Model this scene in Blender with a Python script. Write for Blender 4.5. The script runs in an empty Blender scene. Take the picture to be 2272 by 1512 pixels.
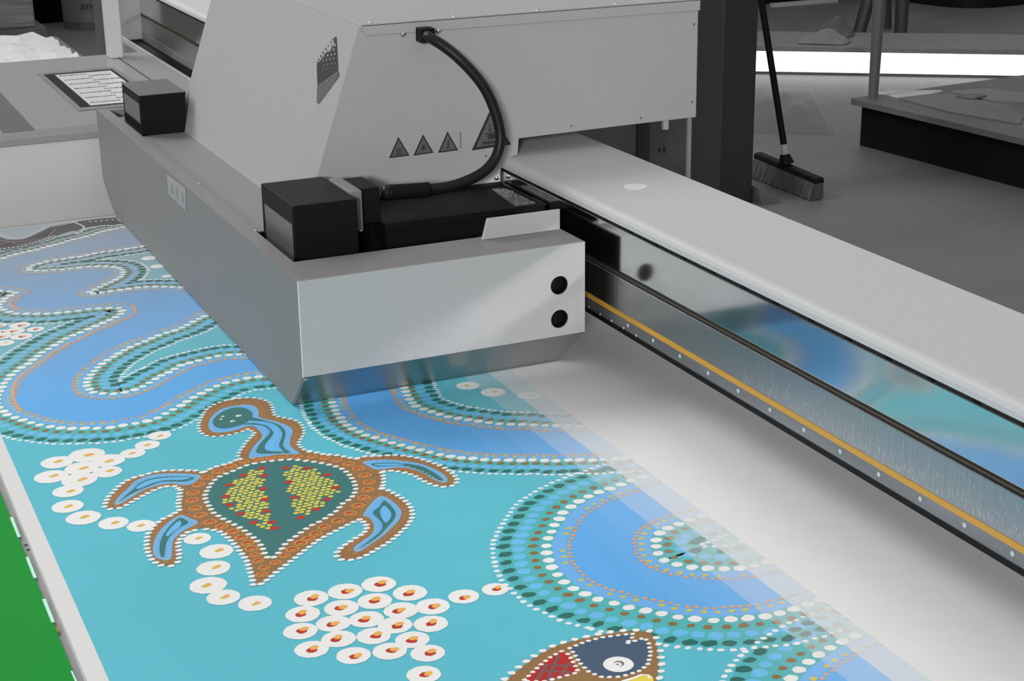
import bpy, bmesh, math, random
from mathutils import Vector, Matrix
from mathutils.geometry import tessellate_polygon
random.seed(7)
S = 0.45            # metres per unit used below; the print bed is the plane z = 0, 0.9 m above the floor
BED = 0.9
F = 3650.969        # focal length in pixels of the 2272 x 1512 frame
YAW, PITCH, ROLL = 0.42657724, 0.33317224, -0.01352672
FLOOR = -BED / S

# ---------------------------------------------------------------- camera
fw = Vector((math.sin(YAW) * math.cos(PITCH), math.cos(YAW) * math.cos(PITCH), -math.sin(PITCH)))
r0 = Vector((math.cos(YAW), -math.sin(YAW), 0)); u0 = r0.cross(fw)
rt = r0 * math.cos(ROLL) + u0 * math.sin(ROLL)
up = -r0 * math.sin(ROLL) + u0 * math.cos(ROLL)
EYE = Vector((0, 0, 1.0))
scn = bpy.context.scene
col = scn.collection
cam = bpy.data.cameras.new('camera'); camo = bpy.data.objects.new('camera', cam); col.objects.link(camo)
cam.sensor_width = 36; cam.lens = 36 * F / 2272; cam.clip_start = 0.02; cam.clip_end = 100
M3 = Matrix((rt, up, -fw)).transposed().to_4x4()
M3.translation = Vector((0, 0, BED + S))
camo.matrix_world = M3
scn.camera = camo

# ---------------------------------------------------------------- light and exposure
scn.view_settings.view_transform = 'Standard'
scn.view_settings.look = 'None'
scn.view_settings.gamma = 1
scn.view_settings.use_curve_mapping = False
scn.view_settings.exposure = 0.28
scn.cycles.sample_clamp_indirect = 0.0
scn.cycles.blur_glossy = 0.0      # keep the light thrown back by the polished rail crisp
wd = bpy.data.worlds.new('world'); scn.world = wd; wd.use_nodes = True
wd.node_tree.nodes['Background'].inputs[0].default_value = (1, 0.985, 0.965, 1)
wd.node_tree.nodes['Background'].inputs[1].default_value = 0.38

def area_light(name, loc, target, sx, sy, power, color=(1, 1, 1)):
    l = bpy.data.lights.new(name, 'AREA'); l.shape = 'RECTANGLE'; l.size = sx; l.size_y = sy
    l.energy = power; l.color = color
    o = bpy.data.objects.new(name, l); col.objects.link(o); o.location = loc
    o.rotation_euler = (Vector(target) - Vector(loc)).to_track_quat('-Z', 'Y').to_euler()
    return o
# roof lights above the machine, tall window far behind the photographer to the left
area_light('roof_light', (-1.5, 4.6, 4.3), (0.4, 1.3, 0.9), 2.8, 1.8, 118)
area_light('tall_window', (-3.0, -5.2, 2.75), (0.55, 1.1, 1.0), 0.75, 0.6, 240)

# ---------------------------------------------------------------- helpers
def at(px, py, ax, val):
    """point of the plane (axis ax = val) seen at a photograph pixel"""
    d = rt * ((px - 1136) / F) + up * ((756 - py) / F) + fw
    return EYE + d * ((val - EYE[ax]) / d[ax])

def W(p):
    return Vector((p[0] * S, p[1] * S, BED + p[2] * S))

def lin(c):
    return tuple((v / 12.92 if v <= 0.04045 else ((v + 0.055) / 1.055) ** 2.4) for v in (k / 255 for k in c))

def mat(name, c, rough=0.5, metal=0.0, noise=0.0, nscale=30, bump=0.0, stretch=None, spec=0.5, emit=None):
    m = bpy.data.materials.new(name); m.use_nodes = True
    nt = m.node_tree; b = nt.nodes['Principled BSDF']
    c3 = tuple(c) if max(c) <= 1.0001 else lin(c)
    b.inputs['Base Color'].default_value = (*c3, 1)
    b.inputs['Roughness'].default_value = rough; b.inputs['Metallic'].default_value = metal
    b.inputs['Specular IOR Level'].default_value = spec
    if emit: b.inputs['Emission Color'].default_value = (1, 1, 1, 1); b.inputs['Emission Strength'].default_value = emit
    if noise or bump:
        tc = nt.nodes.new('ShaderNodeTexCoord'); mp = nt.nodes.new('ShaderNodeMapping')
        if stretch: mp.inputs['Scale'].default_value = stretch
        nz = nt.nodes.new('ShaderNodeTexNoise'); nz.inputs['Scale'].default_value = nscale; nz.inputs['Detail'].default_value = 5
        nt.links.new(tc.outputs['Object'], mp.inputs['Vector']); nt.links.new(mp.outputs[0], nz.inputs['Vector'])
        if noise:
            rp = nt.nodes.new('ShaderNodeMapRange')
            rp.inputs['From Min'].default_value = 0.3; rp.inputs['From Max'].default_value = 0.7
            rp.inputs['To Min'].default_value = 1 - noise; rp.inputs['To Max'].default_value = 1 + noise
            nt.links.new(nz.outputs[0], rp.inputs[0])
            mx = nt.nodes.new('ShaderNodeVectorMath'); mx.operation = 'SCALE'
            mx.inputs[0].default_value = c3; nt.links.new(rp.outputs[0], mx.inputs['Scale'])
            nt.links.new(mx.outputs[0], b.inputs['Base Color'])
        if bump:
            bp = nt.nodes.new('ShaderNodeBump'); bp.inputs['Strength'].default_value = bump; bp.inputs['Distance'].default_value = 0.002
            nt.links.new(nz.outputs[0], bp.inputs['Height']); nt.links.new(bp.outputs[0], b.inputs['Normal'])
    return m

class MB:
    """collects shapes (in bed units) and links them as one mesh"""
    def __init__(s): s.bm = bmesh.new(); s.layer = s.bm.loops.layers.float_color.new('Col'); s.c = (1, 1, 1, 1)
    def _add(s, vs, fs, smooth=False):
        v = [s.bm.verts.new(p) for p in vs]; out = []
        for f in fs:
            try: fc = s.bm.faces.new([v[i] for i in f])
            except ValueError: continue
            fc.smooth = smooth
            for l in fc.loops: l[s.layer] = s.c
            out.append(fc)
        return v, out
    def box(s, x0, x1, y0, y1, z0, z1, bev=0.0, seg=2):
        v, f = s._add([(x, y, z) for x in (x0, x1) for y in (y0, y1) for z in (z0, z1)],
                      [(0, 1, 3, 2), (4, 6, 7, 5), (0, 4, 5, 1), (2, 3, 7, 6), (0, 2, 6, 4), (1, 5, 7, 3)])
        if bev:
            es = list({e for q in f for e in q.edges})
            bmesh.ops.bevel(s.bm, geom=es, offset=bev, segments=seg, profile=0.5, affect='EDGES')
        return s
    def hexa(s, pts, bev=0.0):
        """8 points: bottom ring of 4, top ring of 4"""
        v, f = s._add(pts, [(3, 2, 1, 0), (4, 5, 6, 7), (0, 1, 5, 4), (1, 2, 6, 5), (2, 3, 7, 6), (3, 0, 4, 7)])
        if bev:
            es = list({e for q in f for e in q.edges})
            bmesh.ops.bevel(s.bm, geom=es, offset=bev, segments=2, profile=0.5, affect='EDGES')
        return s
    def prism(s, prof, ax, a, b, bev=0.0):
        """prof: 2D points in the two other axes, extruded along ax from a to b"""
        def P(q, t):
            l = list(q); l.insert(ax, t); return tuple(l)
        n = len(prof)
        v, f = s._add([P(q, a) for q in prof] + [P(q, b) for q in prof],
                      [tuple(range(n)), tuple(range(2 * n - 1, n - 1, -1))] + [(i, i + n, (i + 1) % n + n, (i + 1) % n) for i in range(n)])
        if bev:
            es = list({e for q in f[:2] for e in q.edges})
            bmesh.ops.bevel(s.bm, geom=es, offset=bev, segments=2, profile=0.5, affect='EDGES')
        return s
    def cyl(s, p, q, r, r2=None, seg=24, smooth=True):
        p = Vector(p); q = Vector(q); d = (q - p).normalized(); r2 = r if r2 is None else r2
        a = d.orthogonal().normalized(); b = d.cross(a)
        vs = [p + (a * math.cos(t) + b * math.sin(t)) * r for t in (2 * math.pi * i / seg for i in range(seg))]
        vs += [q + (a * math.cos(t) + b * math.sin(t)) * r2 for t in (2 * math.pi * i / seg for i in range(seg))]
        s._add(vs, [(i, (i + 1) % seg, (i + 1) % seg + seg, i + seg) for i in range(seg)], smooth)
        s._add(vs, [tuple(range(seg - 1, -1, -1)), tuple(range(seg, 2 * seg))])
        return s
    def tube(s, pts, r, seg=16):
        pts = [Vector(p) for p in pts]; rings = []
        a = None
        for i, p in enumerate(pts):
            d = (pts[min(i + 1, len(pts) - 1)] - pts[max(i - 1, 0)]).normalized()
            a = d.orthogonal().normalized() if a is None else (a - d * a.dot(d)).normalized()
            b = d.cross(a); rr = r(i / (len(pts) - 1)) if callable(r) else r
            rings.append([p + (a * math.cos(t) + b * math.sin(t)) * rr for t in (2 * math.pi * k / seg for k in range(seg))])
        n = len(rings)
        s._add([q for g in rings for q in g], [(i * seg + k, i * seg + (k + 1) % seg, (i + 1) * seg + (k + 1) % seg, (i + 1) * seg + k)
               for i in range(n - 1) for k in range(seg)] + [tuple(range(seg - 1, -1, -1)), tuple(range((n - 1) * seg, n * seg))], True)
        return s
    def dome(s, c, r, ax=2, sgn=1, h=None, seg=20):
        h = r if h is None else h
        def P(u, v, w):
            l = [0, 0, 0]; l[ax] = w * sgn * h; o = [i for i in range(3) if i != ax]; l[o[0]] = u * r; l[o[1]] = v * r
            return (c[0] + l[0], c[1] + l[1], c[2] + l[2])
        vs = []; K = 6
        for k in range(K):
            a = math.pi / 2 * k / K
            vs += [P(math.cos(a) * math.cos(t), math.cos(a) * math.sin(t), math.sin(a)) for t in (2 * math.pi * i / seg for i in range(seg))]
        vs.append(P(0, 0, 1))
        fs = [(k * seg + i, k * seg + (i + 1) % seg, (k + 1) * seg + (i + 1) % seg, (k + 1) * seg + i) for k in range(K - 1) for i in range(seg)]
        fs += [((K - 1) * seg + i, (K - 1) * seg + (i + 1) % seg, K * seg) for i in range(seg)] + [tuple(range(seg))]
        s._add(vs, fs, True); return s
    def build(s, name, m, parent=None, base=None, recalc=True):
        if recalc: bmesh.ops.recalc_face_normals(s.bm, faces=s.bm.faces)
        org = Vector((0, 0, 0))
        pw = Vector((0, 0, 0)); q = parent
        while q: pw += q.location; q = q.parent
        if base is not None: org = W(base)
        elif parent: org = pw
        for v in s.bm.verts: v.co = W(v.co) - org
        me = bpy.data.meshes.new(name); s.bm.to_mesh(me); s.bm.free(); me.materials.append(m)
        o = bpy.data.objects.new(name, me); col.objects.link(o)
        o.parent = parent; o.location = org - pw
        return o

def thing(name, label, cat, base, group=None):
    o = bpy.data.objects.new(name, None); col.objects.link(o); o.location = W(base); o.empty_display_size = 0.05
    return tag(o, label, cat, group)
def tag(o, label, cat, group=None, kind=None):
    o['label'] = label; o['category'] = cat
    if group: o['group'] = group
    if kind: o['kind'] = kind
    return o

# ---------------------------------------------------------------- materials
PAINT = mat('textured_grey_paint', (0.41, 0.41, 0.41), 0.62, noise=0.03, nscale=600, bump=0.15)
COVER = mat('smooth_light_grey_paint', (0.57, 0.57, 0.57), 0.6, spec=0.3, noise=0.02, nscale=500)
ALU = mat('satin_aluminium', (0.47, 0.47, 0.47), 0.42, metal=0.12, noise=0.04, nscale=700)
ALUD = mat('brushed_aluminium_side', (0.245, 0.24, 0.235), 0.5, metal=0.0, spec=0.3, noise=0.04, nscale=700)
RIM = mat('aluminium_rim', (0.28, 0.27, 0.262), 0.45, metal=0.4)
LIP = mat('glossy_metal_lip', (0.38, 0.38, 0.38), 0.40, metal=1.0)
MIRROR = mat('polished_steel', (0.68, 0.68, 0.67), 0.11, metal=1.0, bump=0.03, nscale=6, stretch=(1, 0.4, 3))
BRUSH = mat('ground_steel', (0.46, 0.46, 0.45), 0.33, metal=1.0, bump=0.12, nscale=400, stretch=(1, 1, 0.05))
STEEL = mat('dull_steel', (0.3, 0.3, 0.31), 0.45, metal=0.8, noise=0.12, nscale=120, stretch=(1, 0.1, 1))
CHROME = mat('chrome', (0.8, 0.8, 0.8), 0.15, metal=1.0)
BLACK = mat('black_plastic', (0.008, 0.008, 0.008), 0.5, spec=0.12)
BLACKM = mat('matt_black_metal', (0.008, 0.008, 0.0083), 0.5, spec=0.12, noise=0.1, nscale=300)
VOID = mat('unlit_black', (0.006, 0.006, 0.006), 0.8, spec=0.1)
RUBBER = mat('black_rubber', (0.012, 0.012, 0.0125), 0.42, spec=0.25)
GOLD = mat('orange_encoder_tape', (0.62, 0.33, 0.045), 0.45)
LENS = mat('frosted_lamp_window', (0.13, 0.13, 0.13), 0.35, noise=0.12, nscale=900, stretch=(1, 0.1, 1))
GREYP = mat('grey_machine_paint', (0.30, 0.30, 0.30), 0.3, noise=0.02, nscale=400)
WHITEP = mat('white_machine_panel', (0.60, 0.60, 0.60), 0.4, noise=0.03, nscale=5)
FLOORM = mat('grey_concrete', (0.155, 0.150, 0.146), 0.5, noise=0.1, nscale=2.2, bump=0.05)
DARK = mat('dark_painted_steel', (0.033, 0.033, 0.034), 0.5)
DARK2 = mat('dark_grey_panel', (0.09, 0.09, 0.09), 0.5, noise=0.15, nscale=12)
CARD = mat('grey_cardboard', (0.13, 0.13, 0.13), 0.6, noise=0.12, nscale=9)
PAPER = mat('white_paper', (0.8, 0.8, 0.8), 0.5)
MID = mat('mid_grey', (0.2, 0.2, 0.2), 0.5, noise=0.1, nscale=20)
STICK = mat('grey_warning_sticker', (0.115, 0.115, 0.115), 0.5)
LINE = mat('black_marking', (0.02, 0.02, 0.02), 0.5)
PALE = mat('pale_marking', (0.42, 0.42, 0.42), 0.4)

# ================================================================ THE SETTING
fl = MB().box(-12.4, 34.4, -16.4, 44.4, FLOOR - 0.2, FLOOR).build('floor', FLOORM); fl['kind'] = 'structure'
WALLM = mat('grey_wall', (0.25, 0.25, 0.25), 0.8, noise=0.05, nscale=2)
for nm, b in (('wall_back', (-12, 34, 44, 44.4)), ('wall_right', (34, 34.4, -16, 44)), ('wall_left', (-12.4, -12, -16, 44)), ('wall_front', (-12, 34, -16.4, -16))):
    w = MB().box(*b, FLOOR, 9).build(nm, WALLM); w['kind'] = 'structure'

# ================================================================ PRINTING TABLE
tb = thing('printing_table', 'flat grey vacuum table carrying the white board under the printer', 'table', (0.9, 2.3, FLOOR))
BEDM = mat('grey_table_surface', (0.3, 0.3, 0.3), 0.5)
MB().box(-0.9, 1.95, -0.3, 3.897, -0.16, -0.0132, 0.004).build('table_surface', BEDM, tb)
MB().box(-0.6, 1.7, 0.1, 3.8, FLOOR, -0.16).build('base_cabinet', GREYP, tb)
mb = MB()
for p in ((200, 405, 245, 400), (218, 445, 262, 437)):
    a = at(p[0] / 3.669, 1100 + p[1] / 3.669, 2, -0.012); b = at(p[2] / 3.669, 1100 + p[3] / 3.669, 2, -0.012); b.x = min(b.x, .2415)
    mb.prism([(a.x, a.y), (b.x, b.y), (b.x, b.y + 0.003), (a.x, a.y + 0.003)], 2, -0.0125, -0.0118)
mb.build('table_joint', LINE, tb)

# green sheet at the left
gs = thing('green_sheet', 'bright green printed sheet at the lower left beside the white board', 'sheet', (0.0, 1.9, -0.0125))
GREEN = mat('green_ink', tuple(v / 0.86 for v in lin((22, 142, 50))), 0.6, spec=0.1)
MB().box(-0.75, 0.2335, 0.4, 2.62, -0.0125, -0.0095).build('sheet', GREEN, gs)
MARK = mat('pale_mint_mark', tuple(v / 0.9 for v in lin((190, 240, 220))), 0.5)
for q in ([(80, 180), (105, 175), (168, 335), (143, 338)], [(208, 505), (232, 500), (300, 668), (272, 670)],
          [(342, 845), (372, 842), (447, 1028), (418, 1032)], [(575, 1430), (590, 1430), (660, 1580), (640, 1580)]):
    P = [at(x / 3.669, 1100 + y / 3.669, 2, -0.009) for x, y in q]
    MB().prism([(p.x, p.y) for p in P], 2, -0.0095, -0.0088).build('registration_mark', MARK, gs)
P = [at(x / 3.669, 1100 + y / 3.669, 2, -0.009) for x, y in [(450, 1065), (472, 1070), (485, 1110), (460, 1110)]]
MB().prism([(p.x, p.y) for p in P], 2, -0.0095, -0.0088).build('brown_patch', mat('brown_ink', lin((130, 130, 40)), 0.5), gs)

# ================================================================ THE BOARD AND ITS PRINT
bd = thing('printed_board', 'large white board being printed with a turtle and dot painting in turquoise', 'board', (0.9, 2.3, -0.012))
BOARD = mat('white_board', (0.80, 0.80, 0.80), 0.45, noise=0.01, nscale=40)
MB().box(0.2423, 1.92, 0.3, 3.898, -0.0122, 0.0).build('white_board', BOARD, bd)
#ART-BEGIN
# ---- the printed painting: flat inks traced on the board, laid in thin coats, all one print
def ink_material():
    m = bpy.data.materials.new('print_ink'); m.use_nodes = True; nt = m.node_tree; b = nt.nodes['Principled BSDF']
    at_ = nt.nodes.new('ShaderNodeAttribute'); at_.attribute_name = 'Col'
    tc = nt.nodes.new('ShaderNodeTexCoord'); sp = nt.nodes.new('ShaderNodeSeparateXYZ'); nt.links.new(tc.outputs['Object'], sp.inputs[0])
    # ink strength falls in steps: the last passes of the print head are not all laid yet
    mr = nt.nodes.new('ShaderNodeMapRange'); mr.inputs['From Min'].default_value = .9 * S; mr.inputs['From Max'].default_value = 1.2 * S
    nt.links.new(sp.outputs['X'], mr.inputs[0])
    cr = nt.nodes.new('ShaderNodeValToRGB'); cr.color_ramp.interpolation = 'CONSTANT'; e = cr.color_ramp.elements
    f = lambda x: (x - .9) / .3
    e[0].position = 0; e[0].color = (1, 1, 1, 1); e[1].position = f(1.1262); e[1].color = (0, 0, 0, 1)
    for x, a in ((.952, .97), (.992, .93), (1.0388, .66), (1.0843, .20)):
        q = e.new(f(x)); q.color = (a, a, a, 1)
    nt.links.new(mr.outputs[0], cr.inputs[0])
    # colours turn greyer and darker towards the far end of the print
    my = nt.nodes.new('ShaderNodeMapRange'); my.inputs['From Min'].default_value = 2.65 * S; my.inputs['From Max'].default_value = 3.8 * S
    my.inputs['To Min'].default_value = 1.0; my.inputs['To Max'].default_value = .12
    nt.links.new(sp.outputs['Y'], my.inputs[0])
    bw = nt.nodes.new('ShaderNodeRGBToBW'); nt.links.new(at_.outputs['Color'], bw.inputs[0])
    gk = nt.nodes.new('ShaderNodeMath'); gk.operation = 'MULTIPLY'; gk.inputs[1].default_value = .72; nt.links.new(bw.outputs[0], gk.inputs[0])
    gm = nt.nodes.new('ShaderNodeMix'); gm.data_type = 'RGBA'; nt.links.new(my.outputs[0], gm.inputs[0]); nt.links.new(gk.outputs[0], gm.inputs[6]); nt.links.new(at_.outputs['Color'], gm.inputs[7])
    hs = nt.nodes.new('ShaderNodeHueSaturation'); nt.links.new(gm.outputs[2], hs.inputs['Color'])
    nz = nt.nodes.new('ShaderNodeTexNoise'); nz.inputs['Scale'].default_value = 9; nz.inputs['Detail'].default_value = 4
    nt.links.new(tc.outputs['Object'], nz.inputs['Vector'])
    nr = nt.nodes.new('ShaderNodeMapRange'); nr.inputs['To Min'].default_value = .93; nr.inputs['To Max'].default_value = 1.07; nt.links.new(nz.outputs[0], nr.inputs[0])
    nt.links.new(nr.outputs[0], hs.inputs['Value'])
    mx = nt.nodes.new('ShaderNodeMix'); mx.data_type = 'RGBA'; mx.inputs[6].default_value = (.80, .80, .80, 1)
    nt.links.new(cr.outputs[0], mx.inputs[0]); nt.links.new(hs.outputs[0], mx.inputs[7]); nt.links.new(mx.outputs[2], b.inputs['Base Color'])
    b.inputs['Roughness'].default_value = .5; b.inputs['Specular IOR Level'].default_value = .18
    return m
KINK = .88
def ink(r, g, b_): return tuple(min(.95, v / KINK) for v in lin((r, g, b_))) + (1,)
TEAL = ink(92, 188, 205); TEALG = ink(84, 180, 184); BLUE = ink(98, 174, 252); BLUEL = ink(112, 178, 238); LBL = ink(108, 190, 246)
WH = ink(238, 238, 234); BRN = ink(138, 112, 66); DKG = ink(46, 108, 100); ORG = ink(224, 164, 112); YEL = ink(206, 194, 84)
SHELL = ink(62, 118, 116); TBR = ink(148, 112, 72); RED = ink(184, 58, 44); YD = ink(226, 208, 74); ORNG = ink(238, 176, 88)
ORR = ink(208, 146, 76); SLATE = ink(72, 92, 114); FRED = ink(178, 44, 40); DKR = ink(110, 50, 34); FBR = ink(146, 112, 70)
art = MB(); LV = [0]
def zz(): LV[0] += 1; return 0.00006 * LV[0]
def G(p): q = at(p[0], p[1], 2, 0.0); return Vector((q.x, q.y))
CNT = [0]
def jz(): CNT[0] += 1; return (CNT[0] * 37 % 97) * 1.2e-7
def clamp_x(x): return min(x, 1.1261)
def face(P2, c, z):
    if all(p[0] > 1.1255 for p in P2): return
    z = z * .6 + jz(); art.c = c; art._add([(clamp_x(p[0]), p[1], z) for p in P2], [tuple(range(len(P2)))])
def fill(P2, c, z):
    z = z * .6 + jz(); art.c = c; tris = tessellate_polygon([[Vector((p[0], p[1], 0)) for p in P2]])
    art._add([(clamp_x(p[0]), p[1], z) for p in P2], [tuple(t) for t in tris])
def sm(P, closed=False, n=4):
    out = []; N = len(P)
    for i in range(N if closed else N - 1):
        g = (lambda k: P[k % N]) if closed else (lambda k: P[max(0, min(N - 1, k))])
        a, b, c, d = g(i - 1), g(i), g(i + 1), g(i + 2)
        for k in range(n):
            t = k / n; out.append(.5 * ((2 * b) + (c - a) * t + (2 * a - 5 * b + 4 * c - d) * t * t + (3 * b - a - 3 * c + d) * t ** 3))
    if not closed: out.append(P[-1])
    return out
def poly(px, c, z=None, smooth=True):
    P = [G(p) for p in px]
    if smooth: P = sm(P, True, 3)
    fill(P, c, z if z is not None else zz()); return P
def blob(c, rx, ry, colr, z, n=10, jag=.08, ang=None):
    ang = random.uniform(-.3, .3) if ang is None else ang; ca, sa = math.cos(ang), math.sin(ang); P = []
    ph = random.random() * 6
    for i in range(n):
        t = 2 * math.pi * i / n; k = 1 + random.uniform(-jag, jag)
        x, y = rx * k * math.cos(t), ry * k * math.sin(t); P.append((c[0] + x * ca - y * sa, c[1] + x * sa + y * ca))
    face(P, colr, z)
def resample(P, step):
    L = [0]
    for a, b in zip(P, P[1:]): L.append(L[-1] + (b - a).length)
    n = max(1, round(L[-1] / step)); out = []; k = 0
    for i in range(n + 1):
        s_ = L[-1] * i / n
        while k < len(P) - 2 and L[k + 1] < s_: k += 1
        d = (L[k + 1] - L[k]) or 1; t = (s_ - L[k]) / d
        out.append((P[k].lerp(P[k + 1], t), (P[k + 1] - P[k]).normalized()))
    return out
def offset_pts(P, off, step):
    """points beside the path at signed distance off, none nearer to the path than that"""
    fine = resample(P, .006); Q = []
    for p, d in fine:
        q = p + Vector((-d.y, d.x)) * off
        if all((q - r).length > abs(off) * .93 for r, _ in fine[::2]): Q.append(q)
        else: Q.append(None)
    out = []; seg = []; segs = []
    for q in Q + [None]:
        if q is None:
            if len(seg) > 1: segs.append(seg)
            seg = []
        else:
            if seg and (q - seg[-1]).length > .05: segs.append(seg) if len(seg) > 1 else None; seg = []
            seg.append(q)
    for sg in segs: out += [p for p in resample(sg, step)]
    return out
def ribbon(P, a, b, c, z):
    pr_ = None; art.c = c
    for p, d in resample(P, .01):
        n = Vector((-d.y, d.x)); q = (p + n * a, p + n * b)
        if pr_ and min(pr_[0].x, q[0].x, q[1].x, pr_[1].x) < 1.1255:
            w_ = z * .6 + jz(); art._add([(clamp_x(v.x), v.y, w_) for v in (pr_[0], q[0], q[1], pr_[1])], [(0, 1, 2, 3)])
        pr_ = q
DONE = {}
def band(px, side, k=1.0, rows='oywbldt', kb=None):
    P = sm([G(p) for p in px]); kb = k if kb is None else kb; s = side
    z0 = .00006 * 4.5; ribbon(P, -s * .0085 * k, s * .064 * kb, TEALG, z0)
    ribbon(P, -s * .0085 * k, -s * .027 * k, BLUEL, z0 + .00003)
    spec = {'l': (.0379 * kb, .0205, .0100, .0084, LBL, .10, 6), 'd': (.0575 * kb, .0225, .0098, .0066, DKG, .16, 7), 't': (.0725 * kb, .0122, .0046, .0036, WH, .15, 8),
            'b': (.0175 * k, .0197, .0064, .0052, BRN, .14, 8.5), 'o': (-.0310 * k, .0105, .0036, .0034, ORG, .15, 9), 'y': (-.0215 * k, .0165, .0046, .0036, YEL, .2, 9.5), 'w': (0, .0200, .0083, .0072, WH, .09, 10)}
    for r in 'ldtboyw':
        if r not in rows: continue
        done = DONE.setdefault(r, [])
        off, st, rx, ry, c, jag, z = spec[r]
        g = .45 + .64 * k
        pts_ = resample(P, st * g) if off == 0 else offset_pts(P, s * off, st * g)
        for p, d in pts_:
            if p.x < .2665: continue
            if any((p - o_).length < rx * 1.15 for o_ in done): continue
            done.append(p)
            n = 14 if r in 'dw' else 9
            q = p + Vector((random.uniform(-1, 1), random.uniform(-1, 1))) * .0008
            h = random.uniform(.88, 1.12) * (.8 + .2 * k)
            if r == 'y' and random.random() < .18: continue
            blob(q, rx * h, ry * h, c, .00006 * z, n, jag)
# ground coat
PX0, PX1 = .2658, 1.1262
fill([Vector(p) for p in ((PX0, .35), (PX1, .35), (PX1, 3.896), (PX0, 3.896))], TEAL, zz())
W1 = [(620, 828), (590, 836), (558, 838), (529, 844), (503, 850), (482, 857), (446, 874), (427, 884), (410, 894), (397, 903), (383, 910), (366, 919), (349, 928), (327, 935), (304, 940), (280, 944), (254, 948), (227, 951), (202, 951), (177, 952), (149, 952), (127, 950), (101, 946), (80, 942), (63, 936.5), (46, 931), (31, 926), (15.5, 921), (8, 913.7), (-6, 900), (-6, 885), (0, 871), (7, 854.6), (13, 846.6), (21, 837.7), (28, 830), (41, 822), (51, 814), (66.5, 805), (84, 790), (97, 781), (110, 774), (124, 765), (136, 758), (148, 751), (164, 744), (180, 737.6), (195.4, 731), (210, 725), (225, 719), (237, 713), (249, 708.4), (260, 702.5), (270, 695), (270, 688), (258, 683.4), (239, 684.4), (217, 685.4), (195.4, 687), (175.6, 690), (157, 692), (139, 694), (119, 696), (97, 697), (76, 697), (56.5, 697), (37, 696.5), (21, 693), (6, 687), (-3, 680), (3, 671), (8, 665), (17, 659), (32, 653), (33, 648), (16, 647), (0, 646), (-20, 646)]
W2 = [(480, 690), (444, 707), (430, 714), (417, 721), (401, 729), (381, 735.6), (362, 741.5), (343, 748.5), (329, 755.5), (312.5, 761), (296, 768), (280, 775), (267, 783), (254, 790.6), (240, 798.7), (229, 806.6), (218, 815), (210, 824), (199.5, 834), (194.5, 844), (192.5, 852.7), (196.5, 862.6), (204, 870.5), (228, 874), (258, 874), (283, 869.5), (306.6, 862.6), (326, 853.7), (341, 844), (358, 834), (375, 827), (390, 818), (407, 809.6), (435.5, 802.5), (466, 794.5), (496.5, 789), (525, 787.6), (560, 786), (600, 785)]
W4 = [(350, 541), (311, 547.8), (294, 551), (271, 554), (250, 557.6), (232, 559), (216, 562), (197, 566), (174, 570.6), (155.6, 572), (135, 576), (114, 579), (92.6, 584), (74, 589), (65, 595), (67.6, 601), (83, 601), (102, 600.7), (121, 599), (142, 598), (163, 595.6), (187, 593), (205, 592), (224, 591.5), (241, 592), (256.5, 593), (267, 597), (274, 604), (271, 610), (264, 617), (253, 623), (241, 629), (229, 634), (216, 641), (204, 645.5), (198, 650), (204, 652.5), (220, 651), (245, 647), (268, 643.7), (294, 640), (324, 637), (353, 636.7), (377, 637), (396, 638), (420, 639)]
W5 = [(300, 498), (257, 507.6), (239, 511), (220, 516), (205, 521), (190, 525), (175, 529), (159, 532.6), (144, 537), (128, 542), (107, 547), (91, 551), (75, 556), (60, 558.5), (45, 562), (29, 566), (14, 570.6), (0, 575), (-20, 581)]
W6 = [(892, 845), (896, 862), (901.6, 873.5), (908, 884), (913, 893), (922.8, 902), (940, 908.5), (960, 915.6), (981, 921.7), (999.5, 927), (1023, 930), (1052, 934), (1080, 938), (1110.6, 941.5), (1142, 942), (1176, 943), (1204.5, 945), (1232, 945), (1257, 946), (1286, 947), (1320, 949), (1360, 952)]
W7 = [(730, 860), (734, 880), (738, 896), (740.5, 905.6), (746, 913.5), (748.4, 921), (755, 928), (759, 935.5), (771, 944), (781.5, 952.6), (798, 960), (815, 967.7), (838, 974), (859.5, 981), (888.6, 988), (911, 994.6), (939, 1000.6), (965, 1007), (992.7, 1012.5), (1022.4, 1016.5), (1056, 1019), (1090, 1021.4), (1122.6, 1022), (1159.5, 1022.7), (1187, 1021.7), (1223, 1023.8), (1260, 1022), (1289, 1021), (1319.6, 1021.7), (1350, 1019), (1380, 1018), (1420, 1015), (1470, 1012)]
W8 = [(1480, 1045), (1430, 1058), (1393.6, 1070), (1366, 1081), (1338, 1090), (1311, 1100), (1287, 1113), (1265, 1127), (1248, 1140.5), (1237.6, 1156), (1227, 1174), (1218.5, 1191.5), (1211.5, 1207.7), (1213, 1221.6), (1216, 1239), (1222, 1258), (1234, 1275), (1252.6, 1292), (1271.4, 1306.5), (1298, 1319), (1326, 1331), (1357, 1338), (1387, 1347), (1418.6, 1354), (1450.6, 1359), (1484, 1368), (1518.6, 1372.7), (1555, 1376), (1591.5, 1378), (1629, 1374.7), (1663, 1372), (1700.6, 1368.7), (1733.7, 1361), (1766, 1352), (1798, 1341), (1850, 1322), (1900, 1300)]
W9 = [(1640, 1128), (1600, 1133), (1560, 1146), (1527, 1155), (1501, 1166), (1475, 1176), (1461, 1188), (1454.5, 1203), (1456.6, 1221), (1467, 1239), (1491, 1251), (1525, 1259), (1561, 1262), (1594, 1264), (1627, 1263), (1658, 1259.5), (1684, 1254), (1730, 1240)]
W10 = [(1960, 1390), (1900, 1412), (1868, 1426), (1838.5, 1441), (1820, 1452), (1799, 1467), (1775, 1485), (1760, 1502.7), (1745, 1525), (1735, 1550)]
zb_ = zz()
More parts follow.
